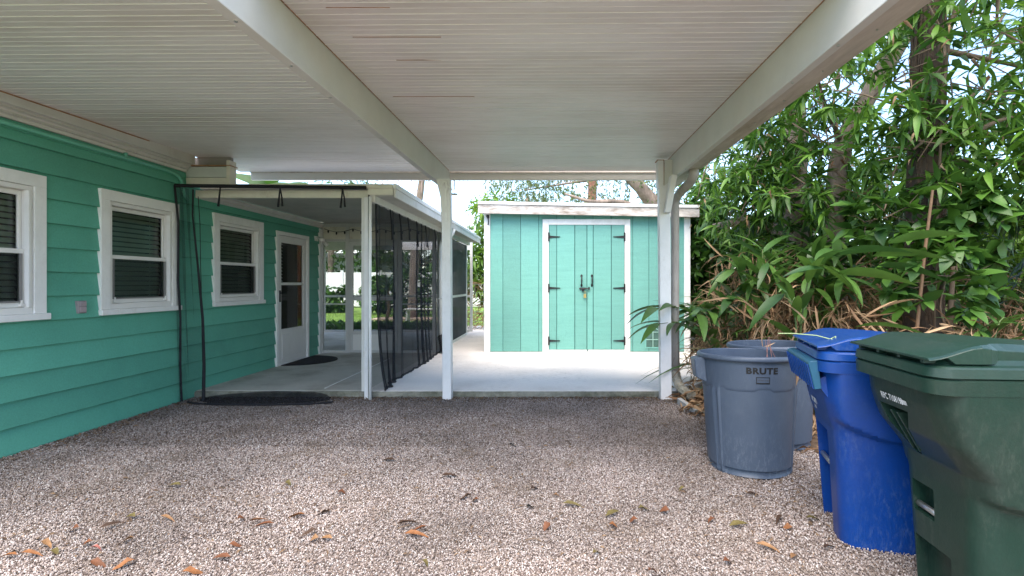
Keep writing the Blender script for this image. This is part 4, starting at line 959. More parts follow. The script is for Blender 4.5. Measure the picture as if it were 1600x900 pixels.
def tree(name, label, base, tp, tr_, bark, ells, leaf, nleaf, nsing, size=1.0, lm=None, keep=None, limb_r=.035, ncl=(5, 8), group=None, cat='tree', twigs=60):
    t = thing(name, label, cat, base, group)
    trunk('trunk', t, tp, tr_, bark)
    tops = [Vector(q) for q in tp]; ms = []; tg = MB(); tot = sum(e_[6] for e_ in ells)
    for e_ in ells:
        cs = fill(e_[:6], max(4, int(nleaf*e_[6]/tot)), keep); c0 = Vector(e_[:3])
        near = min(tops, key=lambda q: (q-c0).length+abs(q.z-c0.z+.5))
        mid = near.lerp(c0, .5)+rv(.12)+Vector((0, 0, .1))
        if limb_r: trunk('limb', t, [near, mid, c0], [limb_r, limb_r*.6, limb_r*.3], bark if limb_r > .05 else TWIG, 7, .2)
        for i, p in enumerate(cs):
            d = (p-c0)+Vector((0, 0, .25))+rv(.4)
            if d.length < .01: d = Vector((0, 0, 1))
            ms += whorl(p, d, rnd.randint(*ncl), size)
            if i < twigs*e_[6]/tot*1.0: tg.tube([c0.lerp(p, .25)+rv(.08), c0.lerp(p, .65)+rv(.06)-Vector((0, 0, .03)), p], [.007, .005, .003], 4)
    if tg.v: ob('twigs', tg, TWIG, t, kind='stuff')
    leaves(t, ms, lm, leaf, nsing)
    return t
def kr(p):
    if p.x < 1.62 or px(p)[0] < 1075 or p.y < 2.9: return False
    q = p.x/p.y
    if p.y < 6.2 and abs(q-.588) < .022 and p.z < 3.0: return False      # the slender trunk stands in the open
    if p.y < 7.2 and abs(q-.508) < .018 and 1.5 < p.z < 2.9: return False
    return True
# vine clad tree, right of frame
tA = tree('vine_clad_tree', 'dark vine covered tree trunk with lance shaped leaves behind the green bin', (3.62, 4.7, 0),
    [(3.60,4.7,-.1),(3.60,4.7,1.2),(3.66,4.72,2.4),(3.72,4.75,3.6),(3.80,4.8,5.2),(3.9,4.8,6.3)], [.17,.145,.13,.125,.11,.10], BARK1,
    [(3.5,4.3,3.3,.9,.7,.9,3),(4.5,4.5,2.9,.9,.7,.7,3),(4.2,4.3,4.3,1.1,.7,.8,3),(3.3,4.4,2.5,.6,.5,.45,2),(4.3,4.0,2.2,.8,.4,.45,2),(5.3,5.0,3.4,.8,.6,.9,2)],
    LANCE_S, 560, 230, 1.12, LF1[1], kr)
vn = MB()
for i in range(46):
    a = rnd.uniform(0, 6.28); pts = []
    for k in range(14):
        z = k*.42; a += rnd.uniform(-.35, .35); r = .150-.008*k*.4+rnd.uniform(0, .02)
        pts.append((3.60+.032*z+math.cos(a)*r, 4.7+.02*z+math.sin(a)*r, z))
    vn.tube(pts, rnd.uniform(.006, .020), 5)
ob('vines', vn, mat('vine_bark', (.085, .056, .038), .9, var=.5, vs=9, c2=(.04,.028,.02), bump=.8), tA, smooth=True)
tB = tree('slender_tree', 'grey slender tree leaning right, centre of the thicket', (3.72, 6.3, 0),
    [(3.74,6.3,-.1),(3.70,6.3,1.2),(3.66,6.3,2.2),(3.72,6.2,3.1),(4.1,6.0,3.9),(4.65,5.9,4.9),(5.0,5.8,5.9)], [.16,.14,.12,.115,.11,.10,.08], BARK2,
    [(3.3,6.0,3.0,.9,.7,.8,3),(3.0,5.5,2.4,.7,.6,.5,2),(4.0,5.7,4.6,1.2,.8,.8,3),(4.3,6.0,2.7,.7,.6,.6,2),(2.9,5.3,3.6,.8,.7,.6,2)],
    LANCE_S, 560, 190, 1.08, LF1[1], kr, group=None)
tC = tree('leafy_tree', 'pale trunked leafy tree beside the carport post and shed corner', (3.62, 7.3, 0),
    [(3.62,7.3,-.1),(3.66,7.3,1.3),(3.70,7.3,2.6),(3.6,7.2,4.2),(3.5,7.1,5.6)], [.20,.17,.16,.14,.10], BARK2,
    [(2.9,6.9,3.0,.8,.7,.8,3),(2.6,6.3,2.3,.6,.7,.6,2),(3.5,6.9,3.9,1.0,.8,.9,2),(3.4,6.6,2.2,.8,.5,.5,2),(2.7,7.9,2.8,.5,.6,.8,1)],
    LANCE_S, 560, 150, 1.05, LF1[1], kr)
trunk('limb', tC, [(3.66,7.3,1.9),(3.2,7.6,2.3),(2.6,7.9,2.2)], [.10,.07,.05], BARK2)
# bright backlit shrub masses at the back right
for i, (q, lab) in enumerate([((5.0,6.8,1.9,1.3,.8,1.3), 'bright green tall shrub behind the vine covered trunk'),
        ((6.6,6.2,1.7,1.2,.9,1.2), 'bright green shrub at the right edge behind the palm fronds'),
        ((2.75,9.2,1.6,.6,1.0,1.6), 'leafy green shrub hugging the right side of the shed'),
        ((3.9,8.6,1.7,1.2,.8,1.7), 'dense green shrub behind the pale tree trunks')]):
    x, y, z, rx, ry, rz = q
    tree('shrub', lab, (x, y, 0), [(x,y,-.05),(x+.05,y,.7),(x,y,1.6)], [.05,.04,.02], TWIG,
        [(x,y,z,rx,ry,rz,1)], BRIGHT_S if i in (0, 1) else BROAD_S, 520, 40, 1.25, LFB[1] if i in (0, 1) else LF2[1], kr, cat='shrub', limb_r=.02, twigs=40)
# broad leaved vine on trunk A
vb = thing('climbing_vine', 'broad leaved vine climbing the dark trunk behind the green bin', 'vine', (3.5, 4.4, 0))
ms = []
for k in range(46):
    a = rnd.uniform(PI*.9, PI*2.1); z = rnd.uniform(1.2, 3.9); p = Vector((3.62+math.cos(a)*.27, 4.7+math.sin(a)*.27, z))
    ms.append(frame(p, Vector((math.cos(a), math.sin(a), -.9)), s=rnd.uniform(.6, 1.05), roll=rnd.uniform(-.9, .9)))
leaves(vb, ms, LF2[1], BROAD_S, 60)
ob('stem', MB().tube([(3.55,4.45,0),(3.5,4.42,1),(3.56,4.45,2),(3.6,4.45,3),(3.75,4.5,3.9)], .012, 6), TWIG, vb)

for t_, c_ in ((tA, (3.9, 4.3, 3.1)), (tB, (3.3, 5.8, 2.9)), (tC, (3.0, 6.9, 2.8))):
    mass('dead_leaves', DRYW, [frame(Vector((c_[0]+rnd.uniform(-1.1, 1.1), c_[1]+rnd.uniform(-.5, .4), c_[2]+rnd.uniform(-1, 1.1))), rv()+Vector((0, 0, -.8)), s=rnd.uniform(.25, .6), roll=rnd.uniform(-1, 1)) for k in range(110)], LFD[1], t_)
    vt_ = MB()
    for k in range(14):
        p_ = Vector((c_[0]+rnd.uniform(-1.0, 1.0), c_[1]+rnd.uniform(-.5, .2), c_[2]+rnd.uniform(-.3, 1.2))); q_ = p_+Vector((rnd.uniform(-.9, .9), rnd.uniform(-.2, .2), rnd.uniform(-.7, .3)))
        if p_.x < 1.9 or q_.x < 1.9: continue
        vt_.tube([p_, p_.lerp(q_, .35)+rv(.07), p_.lerp(q_, .7)+rv(.07), q_], [rnd.uniform(.008, .016), .009, .007, .004], 5)
    ob('bare_branches', vt_, TWIG, t_, smooth=True, kind='stuff')
# ginger clumps: arching canes carrying long leaves
def _u(): pass
def ginger(label, base, canes, ns, size=1.0, dry=60, reach=.9, cat='plant', group=None, dryh=1.2, extra=None):
    t = thing('ginger_plant', label, cat, (base[0], base[1], 0), group)
    ms = []; cm = MB()
    for (dx, dy, h, ln) in canes:
        b = Vector((base[0]+rnd.uniform(-.15, .15), base[1]+rnd.uniform(-.15, .15), 0)); pts = []
        dv = Vector((dx, dy, 0)); 
        for k in range(9):
            t_ = k/8; pts.append(b+dv*ln*t_**1.8+Vector((0, 0, h*math.sin(t_*1.75)/math.sin(1.75 if 1.75 < PI/2 else PI/2))))
        cm.tube(pts, [.013-.0012*k for k in range(9)], 6)
        nl = 9
        for k in range(nl):
            t_ = .38+.62*k/(nl-1); i = min(7, int(t_*8)); p = pts[i].lerp(pts[i+1], t_*8-i)
            ax = (pts[i+1]-pts[i]).normalized(); sd = ax.cross(Vector((0, 0, 1)))
            if sd.length < .1: sd = Vector((1, 0, 0))
            sd.normalize(); s_ = 1 if k % 2 else -1
            d = ax*.75+sd*s_*.75+Vector((0, 0, .12))+rv(.12)
            ms.append(frame(p, d, s=size*rnd.uniform(.75, 1.15), roll=rnd.uniform(-.4, .4)))
        ms.append(frame(pts[-1], pts[-1]-pts[-2], s=size*.8))
    if extra: ms += extra
    ob('canes', cm, STEMG, t, smooth=True)
    leaves(t, ms, LFG[1], GING_S, ns)
    dm_ = []
    for k in range(dry):
        a = rnd.uniform(0, 6.28); r = rnd.uniform(.05, .55)
        p = Vector((base[0]+math.cos(a)*r, base[1]+math.sin(a)*r*.8, rnd.uniform(.12, dryh)))
        dm_.append(frame(p, Vector((math.cos(a)*.6, math.sin(a)*.6, rnd.uniform(-1.6, .7)))+rv(.5), s=rnd.uniform(.6, 1.4), roll=rnd.uniform(-2, 2)))
    ms2 = sorted(dm_, key=lambda q: q.translation.y)
    inv = Matrix.Translation(WORLD[t.name]).inverted()
    for q in ms2[:24]:
        o = D.objects.new('dry_leaf', DRY_S[0]); col.objects.link(o); o.parent = t; o.matrix_parent_inverse = inv; o.matrix_basis = q
    mass('dry_leaves', DRY, ms2[24:], LFD[1], t)
    return t
R_ = rnd.uniform
ginger('arching long leaved plant reaching left in front of the right carport post', (1.98, 5.5), [(-.95,-.30,1.02,.85),(-1.0,-.25,.85,.80),(-.8,-.5,.95,.65),(-.5,-.5,1.0,.55),(.1,-.5,1.15,.5),(.5,-.4,1.2,.5)], 56, 1.15, 160, dryh=.95)
ginger('tall ginger clump right of the shed corner with brown dead leaves', (2.55, 5.9), [(-.4,-.3,1.65,.45),(.0,-.4,1.7,.35),(.35,-.35,1.6,.5),(.5,.1,1.5,.5),(-.5,.3,1.5,.5)], 40, .95, 420, dryh=1.65)
ginger('ginger clump with brown straw between the two grey trunks', (3.1, 5.4), [(-.4,-.4,1.4,.45),(.1,-.5,1.5,.4),(.5,-.3,1.35,.5),(-.2,.3,1.6,.5)], 36, .95, 480, dryh=1.5)
ginger('upright ginger clump just behind the carport post and downspout', (2.25, 5.3), [(-.3,-.3,1.35,.35),(.1,-.4,1.5,.3),(.35,-.3,1.3,.4),(-.4,.1,1.45,.35),(.0,.2,1.65,.3)], 45, 1.0, 200, dryh=1.2)
ginger('tall upright ginger canes in front of the slender grey trunk', (2.95, 5.1), [(-.25,-.3,1.7,.3),(.15,-.4,1.75,.3),(.4,-.2,1.5,.4),(-.4,-.1,1.55,.35)], 40, 1.05, 200, dryh=1.4)
ginger('dense ginger clump in the middle of the bed behind the grey bins', (2.75, 4.9), [(-.4,-.4,1.25,.45),(.0,-.5,1.35,.4),(.45,-.35,1.2,.5),(-.5,.1,1.4,.5),(.2,-.2,1.55,.3)], 45, 1.0, 300, dryh=1.3)
ginger('ginger clump with upright canes between shed corner and slender tree', (3.35, 6.2), [(-.4,-.3,1.75,.4),(.0,-.4,1.8,.35),(.4,-.3,1.7,.5),(-.6,-.2,1.6,.5),(.2,-.5,1.5,.4)], 30, 1.0, 260, dryh=1.6)
FOUN = blade(1.15, .036, 8, 1.35, .35, tip=.8); FOUN_S = (mesh_of('leaf', FOUN, LFG[0]), FOUN)
for (x, y, z0, n_, lab) in [(2.18, 5.75, .25, 60, 'fountain of narrow strap leaves nearest the shed corner trim'), (2.6, 5.45, .45, 64, 'fountain of narrow strap leaves rising over brown straw right of the carport post'),
        (3.05, 5.7, .55, 64, 'fountain of strap leaves under the slender grey trunk'), (2.5, 6.6, .8, 60, 'strap leaved plant standing taller beside the shed side wall'), (3.5, 5.3, .4, 54, 'strap leaved clump between slender trunk and vine covered trunk'), (2.45, 4.75, .1, 40, 'low strap leaved clump behind the second grey bin')]:
    t = thing('strap_leaved_plant', lab, 'plant', (x, y, 0))
    st_ = MB(); ms = []
    for k in range(n_):
        a = R_(0, 6.28); up_ = R_(.5, 2.6); zz = z0*R_(.2, 1.1)
        ms.append(frame(Vector((x+R_(-.12, .12), y+R_(-.12, .12), zz)), Vector((math.cos(a), math.sin(a), up_)), s=R_(.55, 1.15), roll=R_(-.3, .3)))
    for k in range(5):
        a = R_(0, 6.28); st_.tube([(x+math.cos(a)*.1, y+math.sin(a)*.1, 0), (x+math.cos(a)*.12, y+math.sin(a)*.12, z0*.6), (x+math.cos(a)*.05, y+math.sin(a)*.05, z0*1.2)], [.018, .014, .008], 6)
    ob('stems', st_, STEMG, t, smooth=True)
    leaves(t, ms, LFG[1], FOUN_S, 40)
    mass('dry_leaves', DRY, [frame(Vector((x+R_(-.4, .4), y+R_(-.35, .2), R_(.2, .5+z0*1.4))), Vector((R_(-.5, .5), R_(-.6, .2), R_(-1.6, .1))), s=R_(.7, 1.7), roll=R_(-2, 2)) for k in range(120)], LFD[1], t)
big = []
for (x, y, z, dx, dy, dz, s_) in [(2.35,4.05,1.50,.9,-.15,.32,1.25),(2.38,4.05,1.36,1,-.1,.10,1.3),(2.65,4.0,1.50,1,-.1,.22,1.15),(2.7,4.0,1.42,1,-.05,.05,1.1),(2.3,4.1,1.40,-.9,-.2,.1,.8),(2.75,3.95,1.60,.9,-.2,.35,1.1),
        (2.35,3.75,.93,1,-.2,.25,1.05),(2.30,3.8,.88,1,-.3,.05,1.05)]:
    big.append(frame(Vector((x, y, z)), Vector((dx, dy, dz)), s=s_, roll=R_(-.9, -.3)))
ginger('large leaved ginger plant rising behind the blue bin', (2.3, 4.25), [(.5,-.2,1.45,.4),(-.3,.1,1.2,.4)], 44, 1.05, 260, dryh=1.1, extra=big)
ginger('low ginger clump with straw behind the dark vine covered trunk base', (3.95, 5.3), [(-.4,-.4,1.0,.5),(.2,-.5,1.1,.4),(.5,-.1,1.2,.4)], 20, .85, 380, dryh=1.1)
ginger('low weedy ginger clump at the far right behind the green bin lid', (3.6, 3.9), [(.5,.1,1.0,.4),(-.3,-.2,.9,.3),(.3,-.4,.9,.4)], 24, .7, 300, dryh=.95)
ginger('straw filled ginger clump at the right edge of the photo', (4.6, 4.5), [(-.3,-.2,1.1,.4),(.4,-.2,1.0,.4),(.1,.4,1.2,.4)], 16, .8, 340, dryh=1.1)
# palm like plant
pm = thing('palm_plant', 'dark green palm fronds hanging between vine trunk and right edge', 'palm', (4.6, 5.0, 0))
ms = []; rc = MB()
for (dx, dy, h) in [(-.9,-.4,2.0),(-.4,-.8,2.05),(.3,-.8,2.1),(.8,-.4,2.0),(-.9,.2,2.1),(.0,-.9,1.75),(.6,.3,2.0)]:
    pts = [Vector((4.6+dx*t_*1.0, 5.0+dy*t_*1.0, .5+(h-.5)*math.sin(t_*2.0)/math.sin(PI/2))) for t_ in [k/12 for k in range(13)]]
    rc.tube(pts, [.012-.0007*k for k in range(13)], 5)
    for k in range(4, 13):
        for s_ in (-1, 1):
            for h2 in (0, .5):
                p = pts[k-1].lerp(pts[k], h2); ax = (pts[k]-pts[k-1]).normalized(); sd = ax.cross(Vector((0, 0, 1))).normalized()
                ms.append(frame(p, ax*.55+sd*s_*.8-Vector((0, 0, .35)), s=.75*(1.15-abs(k-8)*.07)))
ob('frond_stems', rc, STEMG, pm, smooth=True); leaves(pm, ms, LFX[1], STRAP_S, 110)
tag(ob('bamboo_stake', MB().tube([(3.05,4.02,.0),(3.03,4.02,.8),(3.10,4.02,1.5),(3.17,4.02,2.05)], [.015,.014,.013,.010], 8), mat('tan_cane', (.13,.075,.04), .7, var=.25, vs=12)), 'tan leaning cane standing in front of the dark vine covered trunk', 'cane')
tree('shrub', 'dark broad leaved shrub hiding the base of the vine covered trunk', (3.45, 4.15, 0), [(3.45,4.15,-.05),(3.42,4.15,.8),(3.5,4.2,1.7)], [.03,.025,.015], TWIG,
    [(3.4,4.15,1.35,.55,.25,.5,3),(3.75,4.1,1.9,.4,.25,.35,2),(3.0,4.35,1.9,.35,.25,.35,1)], BROAD_S, 120, 60, 1.15, LF2[1], None, cat='shrub', limb_r=.012, twigs=20)
tree('shrub', 'light green shrub above the green bin lid at the right photo edge', (4.4, 4.3, 0), [(4.4,4.3,-.05),(4.42,4.3,.8),(4.5,4.3,1.9)], [.03,.025,.015], TWIG,
    [(4.35,4.3,2.0,.55,.3,.35,3),(4.6,4.4,1.3,.5,.3,.4,2)], BRIGHT_S, 40, 50, 1.15, LFB[1], None, cat='shrub', limb_r=.012, twigs=20)
# understory floor: leaf litter and low leaves
ms = []
for k in range(2600):
    x = R_(1.75, 6.5); y = R_(2.6, 8.5)
    if x < 1.95 and y < 4.8 and R_(0, 1) < .55: continue
    ms.append(frame(Vector((x, y, R_(.012, .06))), Vector((R_(-1, 1), R_(-1, 1), R_(-.1, .35))), s=R_(.3, .75), roll=R_(-1, 1)))
for k in range(260):
    ms.append(frame(Vector((R_(1.32, 1.8), R_(4.5, 5.5), R_(.012, .09))), Vector((R_(-1, 1), R_(-1, 1), R_(-.2, .5))), s=R_(.35, .9), roll=R_(-1, 1)))
o = mass('leaf_litter', DRYW, ms, LFD[1], None); tag(o, 'brown dead leaf litter covering the garden bed behind the bins', 'leaf litter')
ms = []
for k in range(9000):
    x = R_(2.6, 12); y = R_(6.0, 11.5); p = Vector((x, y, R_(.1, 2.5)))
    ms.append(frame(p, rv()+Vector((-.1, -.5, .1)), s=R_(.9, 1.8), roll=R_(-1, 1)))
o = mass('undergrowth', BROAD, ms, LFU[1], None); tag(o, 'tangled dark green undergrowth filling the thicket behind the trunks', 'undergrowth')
ms = []
for k in range(3400):
    x = R_(2.0, 6.5); y = R_(4.5, 7.2); p = Vector((x, y, R_(.1, 1.5)*R_(.5, 1)))
    ms.append(frame(p, rv()+Vector((-.1, -.3, -.7)), s=R_(.6, 1.5), roll=R_(-2, 2)))
o = mass('dry_undergrowth', DRY, ms, LFD[1], None); tag(o, 'tangle of brown dead strap leaves under the trees', 'dry undergrowth')
CR = blade(.03, .012, 2, .8, .6)
ms = []
for k in range(7200):
    q = R_(0, 1)
    if q < .45: x, y = R_(-3.9, 1.4), 5.30-abs(rnd.gauss(0, .10))
    elif q < .60: x, y = -3.95+abs(rnd.gauss(0, .12)), R_(2.3, 5.2)
    elif q < .78: x, y = 1.55+rnd.gauss(0, .22), R_(2.3, 5.2)
    else: x, y = R_(-3.5, 1.7), R_(2.2, 5.2)
    if x < -3.95 or y > 5.30: continue
    ms.append(frame(Vector((x, y, R_(.016, .024))), Vector((R_(-1, 1), R_(-1, 1), R_(-.1, .25))), s=R_(.4, 1.25), roll=R_(-1, 1)))
o = mass('leaf_crumbs', CR, ms, mat('leaf_crumb', (.07,.042,.026), .9, c2=(.20,.13,.075), tint=True), None); tag(o, 'brown leaf crumbs and bits strewn along the slab edge and bins', 'leaf debris')
tw_ = MB()
for k in range(60):
    x, y = (R_(-3.6, 1.3), R_(2.3, 5.2)) if k < 38 else (R_(1.25, 1.85), R_(2.6, 4.9)); a = R_(0, 3.14); L_ = R_(.03, .11)
    tw_.tube([(x, y, .022), (x+math.cos(a)*L_*.5, y+math.sin(a)*L_*.5, .030), (x+math.cos(a+.3)*L_, y+math.sin(a+.3)*L_, .024)], R_(.0015, .003), 4)
o = ob('twigs', tw_, TWIG, kind='stuff'); tag(o, 'small dark twigs scattered over the gravel', 'twigs')
# dry grass tuft by the downspout
o = mass('dry_leaves', DRY, [frame(Vector((R_(1.46, 1.72), R_(4.95, 5.35), R_(.1, .5))), Vector((R_(-.6, .3), R_(-.5, .1), R_(-.2, 1))), s=R_(.6, 1.2), roll=R_(-1, 1)) for k in range(60)], LFD[1], None)
tag(o, 'limp brown dead leaves hanging beside the downspout elbow', 'dead leaves')

# plants in the gap between porch and shed
gp = tree('shrub', 'bright green leafy shrub in the gap between porch and shed', (-1.75, 13.6, 0), [(-1.75,13.6,-.05),(-1.7,13.6,1.2),(-1.8,13.6,2.6)], [.05,.04,.02], TWIG,
    [(-1.85,13.5,2.1,.8,.5,.75,3),(-1.6,13.6,3.3,.7,.6,.55,1),(-1.9,13.4,1.2,.7,.4,.6,2)], BRIGHT_S, 330, 40, 1.6, LFB[1], None, cat='shrub', limb_r=.02)
o = mass('dry_leaves', DRY, [frame(Vector((-1.8+R_(-.8, .8), 13.2+R_(-.2, .3), R_(.1, 1.5))), Vector((R_(-1, 1), R_(-1, 0), R_(-1, .6))), s=R_(.7, 1.6), roll=R_(-2, 2)) for k in range(700)], LFD[1], gp)
wf = thing('wire_fence', 'thin wire mesh fence between the porch corner and the shed', 'fence', (-1.6, 12.35, 0))
for z in (.12, .3, .55, .8, 1.03, 1.25): ob('wire', MB().tube([(-2.05,12.35,z),(-1.2,12.35,z+.01)], .005, 4), STEEL, wf)
for x in (-2.02, -1.8, -1.6, -1.4, -1.22): ob('wire', MB().tube([(x,12.352,.06),(x,12.352,1.3)], .004, 4), STEEL, wf)
tag(ob('path', MB().box(-2.6, 12.5, .0, 2.2, 14.2, .02), CONC), 'x', 'x')
D.objects['path']['kind'] = 'structure'
for k_ in ('label', 'category'): del D.objects['path'][k_]

# oak over the shed, slender red trunk, moss twigs
ko = lambda p: p.z > 2.9+.15*(p.y-12)*.2
tO = tree('oak_tree', 'spreading oak with thick limb and fine leaves behind the shed roof', (4.6, 14.5, 0),
    [(4.6,14.5,-.1),(4.4,14.4,1.5),(3.9,14.2,2.6),(3.0,14.0,3.5),(2.2,13.8,4.4),(1.2,13.6,5.2)], [.30,.27,.24,.22,.18,.10], BARK2,
    [(1.0,14.2,4.3,1.9,1.2,1.1,4),(-.9,14.6,4.1,1.2,1.0,.9,3),(3.4,13.6,4.2,1.5,1.2,1.2,3),(.6,15.5,3.4,3.0,.8,.6,3),(4.6,12.8,3.4,1.2,1.2,1.2,2)],
    (mesh_of('leaf', OAK, LFO[0]), OAK), 2300, 30, 1.15, LFO[1], None, limb_r=.06, ncl=(4, 7))
trunk('limb', tO, [(2.9,13.9,3.2),(1.9,13.5,3.6),(1.0,13.2,3.5),(.3,13.0,3.7)], [.09,.07,.05,.03], BARK2, 9)
tree('pine_tree', 'slim straight red brown trunk rising behind the shed roof', (1.45, 18, 0), [(1.45,18,-.1),(1.45,18,3),(1.45,18,7.5)], [.20,.18,.14], BARK3,
    [(1.4,18,7.2,1.6,1.2,.9,1)], (mesh_of('leaf', OAK, LFO[0]), OAK), 200, 0, 1.4, LFO[1], None, limb_r=.03)
mo = tree('bare_twig_tree', 'tree with hanging brown twigs above the porch roof', (-5.0, 17, 0), [(-5,17,-.1),(-4.9,17,3),(-4.6,17,5.5)], [.16,.14,.1], BARK2,
    [(-4.2,16.5,5.6,1.6,.8,.8,1),(-7.0,16.8,5.4,1.4,.8,.9,1)], (mesh_of('leaf', OAK, LFO[0]), OAK), 420, 0, 1.2, LFO[1], None, limb_r=.05)
hm = MB()
for k in range(26):
    x = R_(-6.4, -2.6); z = R_(4.9, 5.4); hm.tube([(x,16.2,z),(x+R_(-.1,.1),16.2,z-.5),(x+R_(-.15,.15),16.2,z-R_(.7,1.25))], [.02,.014,.006], 4)
ob('hanging_twigs', hm, mat('moss_twig', (.36,.25,.22), .9), mo, kind='stuff')
# banana like leaves seen over the porch roof by the soffit box
bn = thing('banana_plant', 'broad bright leaves seen above the porch roof beside the soffit box', 'plant', (-5.4, 9.2, 0))
BAN = blade(1.0, .34, 7, .7, .3, tip=.8); bme = mesh_of('leaf', BAN, LF2[0])
ob('stem', MB().tube([(-5.4,9.2,0),(-5.4,9.2,1.5),(-5.5,9.2,3.1)], [.09,.08,.06], 8), STEMG, bn)
for (dx, dy, dz) in [(.9,-.3,.3),(.5,-.6,.7),(-.6,-.5,.5),(.9,.3,.1),(-.1,-.9,.4),(.3,.8,.6)]:
    o = D.objects.new('leaf', bme); col.objects.link(o); o.parent = bn; o.matrix_parent_inverse = Matrix.Translation(WORLD[bn.name]).inverted()
    o.matrix_basis = frame(Vector((-5.5,9.2,3.0)), Vector((dx, dy, dz)), s=1.2)
# far trees
def far(label, x, y, h, r, lm, n=420, s=2.6, cat='tree', hue=None):
    zc_ = h-r*.85
    return tree('distant_tree', label, (x, y, 0), [(x,y,-.1),(x+.1,y,h*.4),(x-.1,y,h*.75)], [.22,.18,.09], BARK2, [(x,y,zc_,r,r*.8,r*.85,3),(x+r*.7,y,zc_-r*.3,r*.6,r*.6,r*.6,1),(x-r*.7,y,zc_-r*.35,r*.6,r*.6,r*.6,1)],
        (mesh_of('leaf', OAK, LFO[0]), OAK), n, 0, s, lm, None, limb_r=.06, cat=cat, twigs=30)
far('round greyish green tree against the sky at the far right', 20, 22, 9.5, 3.6, LFO[1], 900, 2.3)
far('distant tree behind the palm plant on the right', 14, 21, 7.8, 3.0, LFO[1], 700, 2.3)
far('distant tree at the right edge beyond the thicket', 27, 24, 8, 3.5, LF2[1], 600, 3)
far('tall dark tree beyond the white yard fence left of the porch door', -13.5, 29, 8, 3.8, LF2[1], 800, 4)
far('pale green tree beyond the white yard fence behind the porch screen', -8.5, 30, 5.6, 2.4, LFO[1], 600, 3)
far('small yellowish tree right above the porch roof end', -2.3, 19, 4.7, 1.2, LFB[1], 420, 1.6)
far('leafy tree behind the shed roof left corner', -1.0, 20, 6.4, 2.1, LFO[1], 800, 1.8)
far('broad dark tree behind the shed roof right side', 6.5, 20, 7.5, 3.4, LF2[1], 800, 2.4)
ms = []
for k in range(5200):
    x = R_(-45, 60); y = R_(34, 40); ms.append(frame(Vector((x, y, R_(0, 1)*(3.6+1.3*noise.noise(Vector((x*.15, 0, 3)))))), rv()+Vector((0, -.8, .2)), s=R_(5, 9), roll=R_(-1, 1)))
o = mass('tree_line', BROAD, ms, LF2[1], None); tag(o, 'distant dark green tree line closing the yard', 'tree line')
# yard: white vinyl fence, bed shrubs, spiky plant, tan pavers
yf = thing('vinyl_fence', 'white vinyl privacy fence at the back of the lawn', 'fence', (-9, 25, 0))
for i in range(9):
    x = -17+i*2.0
    bx('fence_post', (x-.06, 24.95, 0, x+.06, 25.07, 1.95), TRIMW, yf)
    for k in range(8): bx('fence_board', (x+.07+k*.2325, 25.0, .08, x+.07+k*.2325+.225, 25.03, 1.85), TRIMW, yf)
for i, (x, y, z, r, lab) in enumerate([(-11.6,22,.7,.9,'dark rounded shrub before the white fence seen through the left porch screen'),(-9.6,21,.6,.8,'low shrub before the white fence behind the screen door'),(-7.2,20,.8,.9,'leafy shrub in front of the white fence seen through the net curtain'),(-5.6,19,1.0,1.0,'taller shrub beside the patio corner seen through the net curtain')]):
    tree('yard_shrub', lab, (x, y, 0), [(x,y,-.05),(x,y,.4),(x,y,.8)], [.04,.03,.02], TWIG, [(x,y,z,r,r*.8,z,1)], BROAD_S, 150, 0, 1.8, LF2[1], None, cat='shrub', limb_r=0, twigs=20)
ms = [frame(Vector((R_(-10, -2.6), 12.75+R_(-.2, .35), .02)), Vector((R_(-.5, .5), R_(-.5, .5), 1)), s=R_(1.2, 2.4), roll=R_(-2, 2)) for k in range(1500)]
o = mass('border_plants', BROAD, ms, LF2[1], None); tag(o, 'low green border planting along the porch far edge', 'border plants')
sp = thing('spiky_plant', 'spiky rosette plant on a bare stem in the yard behind the net curtain', 'plant', (-5.1, 14.6, 0))
ob('stem', MB().tube([(-5.1,14.6,0),(-5.0,14.6,.5),(-5.05,14.6,1.15)], .05, 7), TWIG, sp)
SPK = blade(.75, .05, 4, .35, .3); sme = mesh_of('leaf', SPK, LFX[0])
for k in range(44):
    v_ = Vector((R_(-1, 1), R_(-1, 1), R_(-.35, 1))); o = D.objects.new('leaf', sme); col.objects.link(o); o.parent = sp
    o.matrix_parent_inverse = Matrix.Translation(WORLD[sp.name]).inverted(); o.matrix_basis = frame(Vector((-5.05,14.6,1.15)), v_, s=R_(.7, 1.1))
pvg = thing('paver_edging', 'tan paver blocks laid on the lawn beyond the porch', 'pavers', (-5, 16.5, 0))
for i in range(7):
    for j in range(2): bx('paver', (-6.2+i*.44, 16.3+j*.44, 0, -6.2+i*.44+.42, 16.3+j*.44+.42, .07+.01*((i*j) % 2)), mat('tan_paver', (.5,.38,.30), .9) if i+j == 0 else D.materials['tan_paver'], pvg)
bt = thing('garden_bench', 'low white garden bench on the pavers beyond the net curtain', 'bench', (-4.3, 15.6, 0))
bx('seat', (-4.8, 15.4, .42, -3.6, 15.8, .46), TRIMW, bt)
for x in (-4.75, -3.68): bx('leg', (x, 15.44, 0, x+.05, 15.76, .42), TRIMW, bt)
nb = thing('neighbour_house', 'pale grey neighbouring house wall beyond the white fence', 'house', (-11, 33, 0))
bx('wall', (-16, 31, 0, -10.4, 38, 2.9), mat('pale_wall', (.6,.6,.62), .8), nb); bx('roof', (-16.6, 30.4, 2.9, -9.8, 38.6, 3.2), mat('grey_roof', (.3,.3,.31), .9), nb)
bx('window', (-12.6, 30.97, 1.1, -11.5, 31.02, 2.2), DARK, nb)
